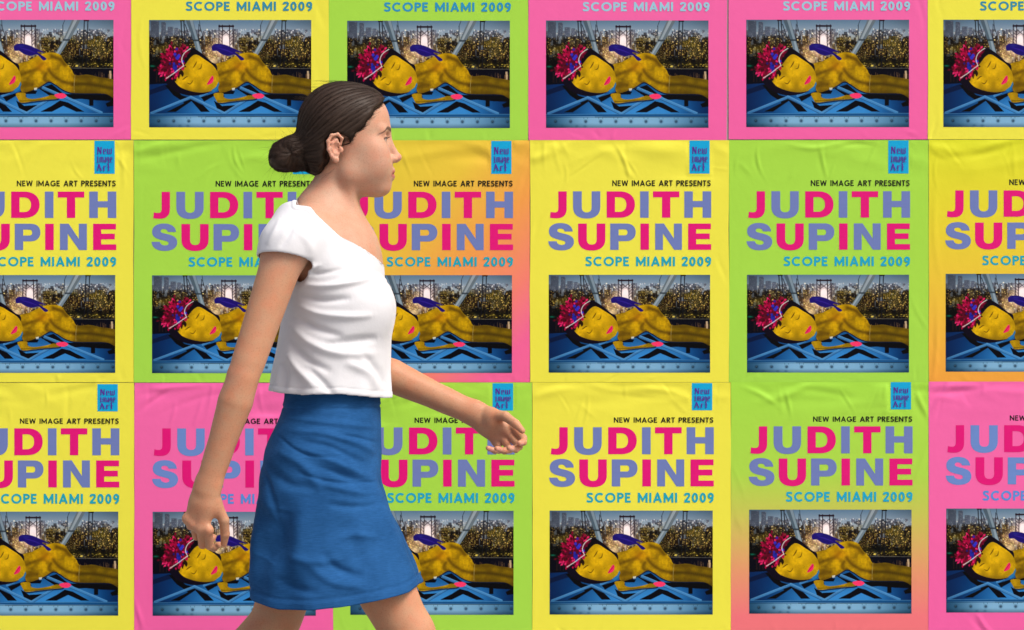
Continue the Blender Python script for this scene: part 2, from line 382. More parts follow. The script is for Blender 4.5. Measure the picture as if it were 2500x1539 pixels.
at = node(t, "ShaderNodeVertexColor", layer_name="tint"); t.links.new(at.outputs[0], b.inputs["Base Color"])

# ------------------------------------------------------------------ lettering
def path_poly(s, n=9):
    tok = s.split(); out = []; cur = []; i = 0; p = (0, 0)
    while i < len(tok):
        k = tok[i]; i += 1
        if k == 'M':
            p = (float(tok[i]), float(tok[i + 1])); i += 2; cur = [p]
        elif k == 'L':
            p = (float(tok[i]), float(tok[i + 1])); i += 2; cur.append(p)
        elif k == 'C':
            c1, c2, e = [(float(tok[i + 2 * q]), float(tok[i + 2 * q + 1])) for q in range(3)]; i += 6
            for q in range(1, n + 1):
                s_ = q / n; r_ = 1 - s_
                cur.append(tuple(r_ ** 3 * p[d] + 3 * r_ * r_ * s_ * c1[d] + 3 * r_ * s_ * s_ * c2[d] + s_ ** 3 * e[d] for d in (0, 1)))
            p = e
        elif k == 'Z':
            out.append(cur); cur = []
    return out
GLYPH = {
 'J': "M 88 0 L 176 0 L 176 178 C 176 250 140 284 70 284 C 45 284 20 282 0 278 L 6 215 C 18 219 35 222 48 222 C 78 222 88 208 88 175 Z",
 'U': "M 0 0 L 92 0 L 92 165 C 92 205 110 222 143 222 C 178 222 196 205 196 165 L 196 0 L 287 0 L 287 165 C 287 245 235 286 143 286 C 52 286 0 245 0 165 Z",
 'D': "M 0 0 L 135 0 C 240 0 298 55 298 139 C 298 223 240 278 135 278 L 0 278 Z M 88 62 L 130 62 C 180 62 208 90 208 139 C 208 188 180 216 130 216 L 88 216 Z",
 'I': "M 0 0 L 90 0 L 90 278 L 0 278 Z",
 'T': "M 0 0 L 278 0 L 278 63 L 183 63 L 183 278 L 95 278 L 95 63 L 0 63 Z",
 'H': "M 0 0 L 90 0 L 90 102 L 193 102 L 193 0 L 283 0 L 283 278 L 193 278 L 193 167 L 90 167 L 90 278 L 0 278 Z",
 'S': "M 258 84 L 172 84 C 166 62 150 53 128 53 C 108 53 96 61 96 74 C 96 90 112 95 150 103 C 230 120 270 142 270 194 C 270 252 218 284 138 284 C 52 284 4 250 0 188 L 88 188 C 92 214 112 226 142 226 C 166 226 180 217 180 203 C 180 186 162 181 120 172 C 45 156 6 136 6 82 C 6 28 55 -5 128 -5 C 205 -5 253 26 258 84 Z",
 'P': "M 0 0 L 165 0 C 232 0 268 36 268 92 C 268 150 230 186 162 186 L 88 186 L 88 278 L 0 278 Z M 88 62 L 152 62 C 172 62 182 74 182 93 C 182 113 172 125 152 125 L 88 125 Z",
 'N': "M 0 0 L 92 0 L 198 160 L 198 0 L 282 0 L 282 278 L 200 278 L 82 105 L 82 278 L 0 278 Z",
 'E': "M 0 0 L 240 0 L 240 60 L 85 60 L 85 105 L 228 105 L 228 165 L 85 165 L 85 218 L 243 218 L 243 278 L 0 278 Z"}
def glyph_line(name, items, total):
    # items: (letter, x, material index); unit: cap height and full width become 1
    verts, faces, mi = [], [], []
    for ch, x, m_i in items:
        loops = [[Vector(((px + x) / total, 0, 1 - py / 278.0)) for px, py in lp] for lp in path_poly(GLYPH[ch])]
        flat = [v for lp in loops for v in lp]
        tris = tessellate_polygon([[Vector((v.x * total, (v.z) * 278, 0)) for v in lp] for lp in loops])
        base = len(verts); verts += [(v.x, v.y, v.z) for v in flat]
        for tr in tris:
            a, b_, c = [flat[k] for k in tr]
            cr = (b_.x - a.x) * (c.z - a.z) - (b_.z - a.z) * (c.x - a.x)
            faces.append(tuple(base + k for k in (tr if cr > 0 else tr[::-1]))); mi.append(m_i)
    me = new_mesh(name, verts, faces)
    me.materials.append(None); me.materials.append(None)
    me.polygons.foreach_set("material_index", np.array(mi, np.int32)); return me
ME_FIRST = glyph_line("first_title_line", [('J', 18, 0), ('U', 261, 1), ('D', 615, 0), ('I', 968, 1), ('T', 1103, 0), ('H', 1433, 1)], 1716.0)
ME_SECOND = glyph_line("second_title_line", [('S', 0, 1), ('U', 314, 0), ('P', 653, 1), ('I', 971, 0), ('N', 1126, 1), ('E', 1473, 0)], 1716.0)
def arc(cx, cy, rx, ry, a0, a1, n=22):
    return [(cx + rx * math.cos(math.radians(a0 + (a1 - a0) * q / n)), cy + ry * math.sin(math.radians(a0 + (a1 - a0) * q / n))) for q in range(n + 1)]
def sans(ch, w):
    # strokes of a plain geometric capital, cap height 1, stroke width w -> (strokes, width)
    h = w / 2
    if ch == 'S': return [[tuple(p) for p in spline([(.555, .80), (.45, .90), (.31, 1 - h), (.15, .885), (.105, .75), (.17, .61), (.32, .525), (.47, .43), (.525, .27), (.45, .12), (.29, h), (.13, .105), (.03, .21)], 4, False)]], .62
    if ch == 'C': return [arc(.5, .5, .5 - h, .5 - h + .005, 47, 313)], .86
    if ch == 'O': return [arc(.51, .5, .51 - h, .5 - h + .005, 0, 360, 36)], 1.02
    if ch == 'P': return [[(h, 0), (h, 1)], [(w, 1 - h), (.32, 1 - h)] + arc(.32, .695, .285 - h / 2, .305 - h, 88, -88) + [(.32, .39 + h), (w, .39 + h)]], .6
    if ch == 'R': return [[(h, 0), (h, 1)], [(w, 1 - h), (.32, 1 - h)] + arc(.32, .715, .275 - h / 2, .285 - h, 88, -88) + [(.32, .43 + h), (w, .43 + h)], [(.29, .44), (.60, .0)]], .66
    if ch == 'E': return [[(h, 0), (h, 1)], [(w, 1 - h), (.55, 1 - h)], [(w, .52), (.50, .52)], [(w, h), (.57, h)]], .57
    if ch == 'M': return [[(h, 0), (h, 1)], [(h + .005, .90), (.48, .24), (.96 - h - .005, .90)], [(.96 - h, 0), (.96 - h, 1)]], .96
    if ch == 'N': return [[(h, 0), (h, 1)], [(h + .01, .92), (.80 - h - .01, .08)], [(.80 - h, 0), (.80 - h, 1)]], .80
    if ch == 'I': return [[(h, 0), (h, 1)]], w
    if ch == 'A': return [[(h * .95, 0), (.44, .955)], [(.44, .955), (.88 - h * .95, 0)], [(.21, .30), (.67, .30)], [(.40, .965), (.48, .965)]], .88
    if ch == 'W': return [[(h, 1), (.30, .04)], [(.30, .04), (.57, .93)], [(.57, .93), (.84, .04)], [(.84, .04), (1.14 - h, 1)]], 1.14
    if ch == 'G': return [arc(.5, .5, .5 - h, .5 - h + .005, 47, 330), [(.93 - h, .10), (.93 - h, .48)], [(.55, .46), (.93, .46)]], .93
    if ch == 'T': return [[(0, 1 - h), (.62, 1 - h)], [(.31, 0), (.31, 1 - w)]], .62
    if ch == '2': return [[tuple(p) for p in spline([(.06, .71), (.12, .86), (.28, 1 - h), (.44, .87), (.47, .70), (.40, .54), (.24, .33), (.07, .13)], 4, False)], [(0, h), (.57, h)]], .57
    if ch == '0': return [arc(.31, .5, .31 - h, .5 - h, 0, 360, 34)], .62
    if ch == '9': return [arc(.30, .68, .30 - h, .32 - h, 0, 360, 28), [tuple(p) for p in spline([(.60 - h, .66), (.56 - h, .46), (.44, .26), (.20, .02)], 5, False)]], .60
    return [], .38
def sans_line(name, text, w, gap):
    V, F, x, k = [], [], 0.0, 0
    for ch in text:
        st, adv = sans(ch, w)
        for pts in st:
            Q = np.asarray(pts, float) + [x, 0]
            closed = np.allclose(Q[0], Q[-1])
            d = np.diff(Q, axis=0); d /= np.linalg.norm(d, axis=1)[:, None]
            first, last = (d[-1], d[0]) if closed else (d[0], d[-1])
            d0 = np.vstack([first, d]); d1 = np.vstack([d, last])
            t_ = d0 + d1; t_ /= np.linalg.norm(t_, axis=1)[:, None]
            nr = np.stack([-t_[:, 1], t_[:, 0]], 1); ml = 1 / np.clip((nr * np.stack([-d1[:, 1], d1[:, 0]], 1)).sum(1), .5, 1)
            A = Q + nr * (ml * w / 2)[:, None]; B = Q - nr * (ml * w / 2)[:, None]
            n = len(V); y = -2e-5 * k; k += 1
            for a_, b_ in zip(A, B): V += [(a_[0], y, a_[1]), (b_[0], y, b_[1])]
            F += [(n + 2 * q, n + 2 * q + 1, n + 2 * q + 3, n + 2 * q + 2) for q in range(len(Q) - 1)]
        x += adv + gap
    V = np.array(V); V[:, 0] /= (x - gap); return new_mesh(name, V, F)
ME_PRESENTS = sans_line("presenter_line", "NEW IMAGE ART PRESENTS", .185, .14)
ME_VENUE = sans_line("venue_line", "SCOPE MIAMI 2009", .21, .155)
# narrow ornate letters of the small blue label: strokes in label units (x right, z up, 0..1)
LOGO = [  # "New"
 ([(.13, .80), (.20, .80)], .03), ([(.17, .80), (.17, .60)], .05), ([(.13, .60), (.21, .60)], .02), ([(.18, .81), (.32, .61)], .065), ([(.33, .80), (.33, .60)], .045), ([(.29, .80), (.38, .80)], .025),
 ([(.45, .75), (.45, .61)], .05), ([(.45, .752), (.54, .752)], .022), ([(.545, .75), (.545, .685)], .045), ([(.45, .68), (.56, .68)], .02), ([(.45, .608), (.57, .608)], .025),
 ([(.64, .755), (.64, .61)], .05), ([(.73, .755), (.73, .61)], .045), ([(.83, .76), (.83, .61)], .05), ([(.64, .605), (.83, .605)], .025), ([(.81, .765), (.88, .765)], .02), ([(.61, .757), (.66, .757)], .02),
 # "image"
 ([(.17, .545), (.17, .528)], .05), ([(.17, .505), (.17, .35)], .05), ([(.12, .505), (.18, .505)], .022), ([(.12, .345), (.22, .345)], .022),
 ([(.28, .50), (.28, .35)], .045), ([(.355, .50), (.355, .35)], .04), ([(.43, .50), (.43, .35)], .045), ([(.27, .505), (.43, .505)], .022), ([(.40, .345), (.45, .345)], .02),
 ([(.50, .42), (.50, .35)], .04), ([(.565, .50), (.565, .35)], .045), ([(.50, .505), (.56, .505)], .022), ([(.50, .43), (.56, .43)], .02), ([(.50, .345), (.58, .345)], .02),
 ([(.64, .50), (.64, .40)], .04), ([(.71, .50), (.71, .32)], .045), ([(.64, .505), (.71, .505)], .022), ([(.64, .395), (.71, .395)], .02), ([(.62, .318), (.72, .318)], .02),
 ([(.79, .50), (.79, .35)], .045), ([(.87, .50), (.87, .43)], .04), ([(.79, .505), (.87, .505)], .022), ([(.79, .425), (.88, .425)], .02), ([(.79, .345), (.89, .345)], .022),
 # "Art"
 ([(.22, .29), (.15, .10)], .045), ([(.22, .29), (.34, .10)], .06), ([(.16, .18), (.30, .18)], .022), ([(.11, .095), (.20, .095)], .022), ([(.29, .095), (.38, .095)], .022), ([(.17, .295), (.25, .295)], .022),
 ([(.47, .24), (.47, .10)], .055), ([(.43, .235), (.52, .235)], .022), ([(.52, .24), (.57, .22)], .04), ([(.43, .095), (.52, .095)], .022),
 ([(.70, .29), (.70, .10)], .055), ([(.62, .275), (.70, .295)], .03), ([(.63, .20), (.78, .20)], .024), ([(.66, .095), (.75, .095)], .024)]
def logo_mesh():
    V, F = [], []
    for k, (pts, w) in enumerate(LOGO):
        (x0, z0), (x1, z1) = pts; asp = 82 / 49.
        dx, dz = (x1 - x0), (z1 - z0) * asp; L = math.hypot(dx, dz); nx, nz = -dz / L * w / 2, dx / L * w / 2 / asp
        y = -.0008 - .00002 * k; n = len(V)
        V += [(x0 + nx, y, z0 + nz), (x0 - nx, y, z0 - nz), (x1 - nx, y, z1 - nz), (x1 + nx, y, z1 + nz)]; F.append((n, n + 1, n + 2, n + 3))
    return new_mesh("label_lettering", V, F)
ME_LOGO_TEXT = logo_mesh()
ME_LOGO = new_mesh("gallery_label", [(0, 0, 0), (1, 0, 0), (1, 0, 1), (0, 0, 1)], [(0, 1, 2, 3)])

def print_mat(name, col, var=.06, rough=.45):
    m, t, b = mat(name, ink(col), rough, .25)
    tc = node(t, "ShaderNodeTexCoord"); n = node(t, "ShaderNodeTexNoise", Scale=9.0, Detail=6.0, Roughness=.65)
    t.links.new(tc.outputs["Object"], n.inputs["Vector"])
    mp = node(t, "ShaderNodeMapRange"); mp.inputs[3].default_value = 1 - var; mp.inputs[4].default_value = 1 + var
    t.links.new(n.outputs[0], mp.inputs[0])
    mx = node(t, "ShaderNodeVectorMath", operation='SCALE'); mx.inputs[0].default_value = ink(col)[:3]
    t.links.new(mp.outputs[0], mx.inputs["Scale"]); t.links.new(mx.outputs[0], b.inputs["Base Color"])
    return m
M_MAG = print_mat("magenta_ink", (222, 6, 118)); M_PERI = print_mat("periwinkle_ink", (108, 124, 184)); M_SKY = print_mat("blue_ink_on_pink", (104, 136, 202))
M_BLACK = print_mat("black_ink", (18, 16, 14)); M_LOGO = print_mat("cyan_ink", (0, 164, 216)); M_PURPLE = print_mat("purple_ink", (84, 36, 150))
M_VEN = {k: print_mat("venue_ink", c) for k, c in {'y': (20, 163, 184), 'g': (20, 164, 198), 'p': (150, 200, 220), 'y0': (50, 140, 166), 'g0': (40, 145, 188), 'p2': (86, 140, 216)}.items()}

YEL, GRN, PNK = (234, 228, 71), (165, 217, 68), (241, 104, 170)
def paper_mat(name, stops, au, av):
    # stops along t = au*x + av*(1-z) of the sheet's own extent: split-fountain ink
    m, t, b = mat(name, rough=.5, spec=.22)
    tc = node(t, "ShaderNodeTexCoord"); sp = node(t, "ShaderNodeSeparateXYZ"); t.links.new(tc.outputs["Generated"], sp.inputs[0])
    m1 = node(t, "ShaderNodeMath", operation='MULTIPLY'); m1.inputs[1].default_value = au; t.links.new(sp.outputs[0], m1.inputs[0])
    m2 = node(t, "ShaderNodeMath", operation='MULTIPLY_ADD'); m2.inputs[1].default_value = -av; m2.inputs[2].default_value = av; t.links.new(sp.outputs[2], m2.inputs[0])
    m3 = node(t, "ShaderNodeMath", operation='ADD'); t.links.new(m1.outputs[0], m3.inputs[0]); t.links.new(m2.outputs[0], m3.inputs[1])
    rp = node(t, "ShaderNodeValToRGB"); cr = rp.color_ramp
    while len(cr.elements) < len(stops): cr.elements.new(.5)
    for e, (p, c) in zip(cr.elements, stops): e.position = p; e.color = ink(c)
    t.links.new(m3.outputs[0], rp.inputs[0])
    n = node(t, "ShaderNodeTexNoise", Scale=5.0, Detail=9.0, Roughness=.6); t.links.new(tc.outputs["Object"], n.inputs["Vector"])
    mp = node(t, "ShaderNodeMapRange"); mp.inputs[3].default_value = .955; mp.inputs[4].default_value = 1.045; t.links.new(n.outputs[0], mp.inputs[0])
    mx = node(t, "ShaderNodeVectorMath", operation='SCALE'); t.links.new(rp.outputs[0], mx.inputs[0]); t.links.new(mp.outputs[0], mx.inputs["Scale"])
    t.links.new(mx.outputs[0], b.inputs["Base Color"])
    n2 = node(t, "ShaderNodeTexNoise", Scale=38.0, Detail=5.0, Roughness=.6); t.links.new(tc.outputs["Object"], n2.inputs["Vector"])
    bump(t, b, n2.outputs[0], .35, .0018)
    return m
M_PAPER = {'y': paper_mat("yellow_paper", [(0, YEL), (1, YEL)], 1, 0), 'g': paper_mat("green_paper", [(0, GRN), (1, (162, 216, 72))], 0, 1),
 'p': paper_mat("pink_paper", [(0, PNK), (1, (238, 96, 164))], 0, 1),
 'o': paper_mat("orange_pink_paper", [(0, (222, 206, 56)), (.40, (228, 194, 58)), (.63, (238, 158, 72)), (.84, (242, 128, 110)), (1, (240, 98, 152))], .5, .62),
 'yo': paper_mat("yellow_orange_paper", [(0, (218, 222, 40)), (.3, (226, 212, 46)), (.65, (232, 190, 56)), (1, (236, 160, 60))], 0, 1),
 'gp': paper_mat("green_pink_paper", [(0, (164, 220, 68)), (.36, (170, 214, 72)), (.52, (196, 196, 84)), (.74, (226, 152, 108)), (.92, (236, 116, 124))], 0, 1)}

# ------------------------------------------------------------------ posters
G_POSTER = "exhibition posters pasted edge to edge on the wall"
def wrinkle(X, Z, x0, x1, z0, z1, protect, seed, extra=()):
    # X, Z in metres on the sheet; returns the lift towards the viewer
    r = np.random.default_rng(seed); h = np.zeros_like(X); w, hh = x1 - x0, z1 - z0
    cr = []
    for i in range(8):  cr.append((x0 + w * r.random(), z1 - .012 - .075 * r.random(), r.normal(0, .5) + math.pi / 2, .02 + .05 * r.random(), .0025 + .004 * r.random(), (.45 + .6 * r.random()) * .001 * (1 if r.random() < .7 else -1)))
    for i in range(5):   cr.append((x0 + w * r.random(), z1 - .008 - .05 * r.random(), r.normal(0, .3), .04 + .09 * r.random(), .007 + .008 * r.random(), (.6 + 1.2 * r.random()) * .001 * (1 if r.random() < .6 else -1)))
    for i in range(6):   cr.append((x0 + w * r.random(), z0 + .02 * r.random(), r.normal(0, .8) + math.pi / 2, .015 + .035 * r.random(), .003 + .004 * r.random(), .0006 * r.normal()))
    for i in range(4):
        side = x0 + .016 if r.random() < .5 else x1 - .016
        cr.append((side + r.normal(0, .006), z0 + hh * r.random(), math.pi / 2 + r.normal(0, .35), .03 + .06 * r.random(), .004 + .004 * r.random(), .0004 * r.normal()))
    cr += list(extra)
    for cx, cz, a, L, wd, amp in cr:
        u = (X - cx) * math.cos(a) + (Z - cz) * math.sin(a); v = -(X - cx) * math.sin(a) + (Z - cz) * math.cos(a)
        v = v + .12 * u * u / L * r.normal()
        h += amp * np.exp(-(v / wd) ** 2 - (u / L) ** 2 * 1.5) - .45 * amp * np.exp(-((v - 2 * wd) / (1.6 * wd)) ** 2 - (u / L) ** 2 * 1.5)
    for k in range(7):
        cx, cz = x0 + w * r.random(), z1 - .10 * r.random(); h += r.normal() * .0012 * np.exp(-((X - cx) / (.03 + .04 * r.random())) ** 2 - ((Z - cz) / (.012 + .02 * r.random())) ** 2)
    m = np.ones_like(X)
    for a, b_, c, d in protect:
        dx = np.maximum(np.maximum(a - X, X - b_), 0); dz = np.maximum(np.maximum(c - Z, Z - d), 0)
        m *= smooth(.001, .011, np.hypot(dx, dz))
    ed = np.minimum(np.minimum(X - x0, x1 - X), np.minimum(Z - z0, z1 - Z))
    return h * m * smooth(-.004, .012, ed)
LAY = {0: .003, 1: .0046, 2: .0062}
# per row: offsets in photo pixels of every printed item
ROW = {0: dict(top=-298, bot=342, pic=(50.2, 312.0), ven=(5.5, 27.8), t1=(-168, -98), t2=(-83, -13), pre=(-197, -181.5), logo=(-298, -209)),
       1: dict(top=343, bot=933.5, pic=(671.5, 910), ven=(627.2, 650.3), t1=(467.8, 532.2), t2=(546.3, 610.5), pre=(441, 455), logo=(343, 424.4)),
       2: dict(top=934, bot=1556, pic=(1246.5, 1500), ven=(1203, 1227), t1=(1043.2, 1109), t2=(1121.6, 1187.5), pre=(1019.2, 1032), logo=(934.5, 1001.8))}
POST = [  # row, col, x0, x1, pic x0, pic x1, dy, paper, venue ink, label
 (0, 0, -164, 320.5, -118.5, 277.6, -.9, 'p', 'p', "pink poster cut off by the photo's left edge in the top row"),
 (0, 1, 320.8, 803, 364.6, 760.2, -.5, 'y', 'y0', "plain yellow poster in the top row, between a pink one and a green one"),
 (0, 2, 803.4, 1289.6, 847.9, 1244.8, 1.2, 'g', 'g0', "only green poster of the top row, just right of the woman's head"),
 (0, 3, 1290, 1774.6, 1333, 1729.4, .6, 'p', 'p', "pink poster in the top row directly right of the green one"),
 (0, 4, 1778.6, 2264.2, 1821.7, 2219, -1.2, 'p', 'p', "pink poster in the top row, between another pink one and a yellow one"),
 (0, 5, 2264.6, 2742, 2302.6, 2698, -1.2, 'y', 'y0', "plain yellow poster cut off by the photo's right edge in the top row"),
 (1, 0, -158, 326.5, -114, 282, .5, 'y', 'y', "yellow poster cut off by the left edge, between pink above and yellow below"),
 (1, 1, 327.6, 810.5, 371.9, 766, 1.2, 'g', 'g', "green poster behind the woman's bun and back, middle row, wrinkled at its top"),
 (1, 2, 811, 1293.4, 855, 1250, .8, 'o', 'y', "poster fading from orange to pink, behind the woman's face and chest"),
 (1, 3, 1294, 1779.2, 1339.7, 1733.3, 0, 'y', 'y', "yellow poster with a diagonal crease at its top, middle row, right of the orange one"),
 (1, 4, 1779.8, 2266.6, 1823.4, 2218.6, -.3, 'g', 'g', "green poster in the middle row directly below a pink one, right of the woman"),
 (1, 5, 2267.2, 2750, 2308, 2702, -2.4, 'yo', 'y', "poster fading from yellow to orange, cut off by the photo's right edge"),
 (2, 0, -154, 328.4, -106, 289.6, 2.6, 'y', 'y', "yellow poster cut off by the left edge in the bottom row"),
 (2, 1, 328.9, 813.4, 373.6, 771.6, 2.9, 'p', 'p2', "pink poster behind the woman's trailing hand and the back of her skirt"),
 (2, 2, 813.8, 1299.4, 855.8, 1253.8, .6, 'g', 'g', "green poster behind the woman's skirt and leading hand, bottom row"),
 (2, 3, 1299.9, 1783.5, 1341.8, 1739.6, 0, 'y', 'y', "yellow poster in the bottom row, between a green one and a green-to-pink one"),
 (2, 4, 1784, 2266.2, 1828.6, 2224.5, -2.2, 'gp', 'g', "poster fading from green at its top to pink at its bottom"),
 (2, 5, 2266.7, 2750, 2309, 2703, -5, 'p', 'p2', "pink poster cut off by the right edge in the bottom row"),
]
for row, col, px0, px1, qx0, qx1, dy, pap, ven, label in POST:
    R = ROW[row]; top = R['top'] + (dy if row == 0 else dy * .4); bot = R['bot'] + dy * (.4 if row == 1 else 1)
    x0, x1, z0, z1 = wx(px0), wx(px1), wz(bot), wz(top)
    yl = -(LAY[row] + .0007 * (col % 2))
    cx = (x0 + x1) / 2
    e = empty("poster", (cx, yl, z0), label, "poster", G_POSTER)
    w = qx1 - qx0; k = w / 394.0
    tl, tr = qx0 - 1.2 * k, qx1 + 2.6 * k
    rects = {'picture': (qx0, qx1, *R['pic']), 'first_title_line': (tl, tr, *R['t1']), 'second_title_line': (tl, tr, *R['t2']),
             'venue_line': (tr - 307 * k, tr, *R['ven']), 'presenter_line': (tr - 241.5 * k, tr - 1.2 * k, *R['pre']), 'gallery_label': (qx1 - 50.5 * k, qx1 - 1.2, R['logo'][0] + 1, R['logo'][1])}
    prot = []
    for kname, (a, b_, c, d) in rects.items():
        rects[kname] = (wx(a), wx(b_), wz(d + dy), wz(c + dy)); prot.append(rects[kname])
    # the sheet
    nx, nz = int((x1 - x0) / .0034), int((z1 - z0) / .0034)
    rr = np.random.default_rng(100 + row * 10 + col)
    X, Z = np.meshgrid(np.linspace(x0, x1, nx), np.linspace(z0, z1, nz))
    ex = []
    if (row, col) == (1, 3):
        ex = [(wx(1325), wz(378), .55, .05, .011, .0034), (wx(1525), wz(395), 1.95, .05, .004, .0022), (wx(1545), wz(410), 2.15, .03, .0022, .0012)]
    if (row, col) == (1, 1): ex = [(wx(440), wz(368), .2, .10, .010, -.0028), (wx(575), wz(392), 1.9, .035, .003, .0016), (wx(590), wz(388), 1.9, .03, .002, .0013)]
    if (row, col) == (1, 4): ex = [(wx(1850), wz(395), 1.75, .04, .003, .0018), (wx(2010), wz(400), 1.8, .05, .004, .0016), (wx(2085), wz(352), .1, .05, .006, -.0018), (wx(1990), wz(362), .05, .06, .006, .002)]
    if (row, col) == (1, 5): ex = [(wx(2400), wz(375), .2, .10, .010, -.0026), (wx(2280), wz(560), 1.6, .12, .008, .0010), (wx(2285), wz(860), 1.5, .12, .006, .0012)]
    if (row, col) == (2, 4): ex = [(wx(1930), wz(960), .4, .08, .010, .0030), (wx(1860), wz(965), -.5, .05, .006, .002), (wx(1925), wz(985), 1.8, .03, .004, .0018), (wx(2248), wz(985), 2.0, .05, .006, .0025)]
    if (row, col) == (2, 3): ex = [(wx(1350), wz(955), .25, .07, .010, .0024), (wx(1600), wz(950), -.1, .08, .008, .0022)]
    if (row, col) == (2, 5): ex = [(wx(2300), wz(965), .9, .05, .006, .0022), (wx(2400), wz(1525), 2.2, .06, .006, .002), (wx(2340), wz(955), .1, .08, .008, -.0024)]
    if (row, col) == (2, 1): ex = [(wx(380), wz(975), .6, .05, .006, -.0022), (wx(430), wz(945), .1, .1, .008, .0022), (wx(336), wz(1490), 1.9, .05, .006, .002)]
    H = wrinkle(X, Z, x0, x1, z0, z1, prot, 100 + row * 10 + col, ex)
    # slightly uneven cut edge
    jit = np.interp(np.linspace(0, 1, nz), np.linspace(0, 1, 9), rr.normal(0, .0004, 9))
    Xj = X.copy(); Xj[:, 0] += jit; Xj[:, -1] += jit[::-1]
    V = np.stack([(Xj - cx).ravel(), -H.ravel(), (Z - z0).ravel()], 1)
    ii = np.arange((nz - 1) * nx).reshape(nz - 1, nx)[:, :-1].ravel()
    me = new_mesh("paper_sheet", V, np.stack([ii, ii + 1, ii + nx + 1, ii + nx], 1), True)
    obj("paper_sheet", me, M_PAPER[pap], e)
    blue = M_SKY if pap == 'p' else M_PERI
    for kname, me_, ms in (('picture', ME_PICTURE, [m_pic]), ('first_title_line', ME_FIRST, [M_MAG, blue]), ('second_title_line', ME_SECOND, [M_MAG, blue]),
                           ('venue_line', ME_VENUE, [M_VEN[ven]]), ('presenter_line', ME_PRESENTS, [M_BLACK]), ('gallery_label', ME_LOGO, [M_LOGO])):
        a, b_, c, d = rects[kname]
        if row == 0 and kname not in ('picture', 'venue_line'): continue      # above the picture's edge
        o = obj(kname, me_, None, e, (a - cx, -.00035, c - z0), (b_ - a, 1, d - c))
        while len(me_.materials) < len(ms): me_.materials.append(None)
        for i_, m_ in enumerate(ms):
            o.material_slots[i_].link = 'OBJECT'; o.material_slots[i_].material = m_
        if kname == 'gallery_label':
            obj("label_lettering", ME_LOGO_TEXT, M_PURPLE, o)

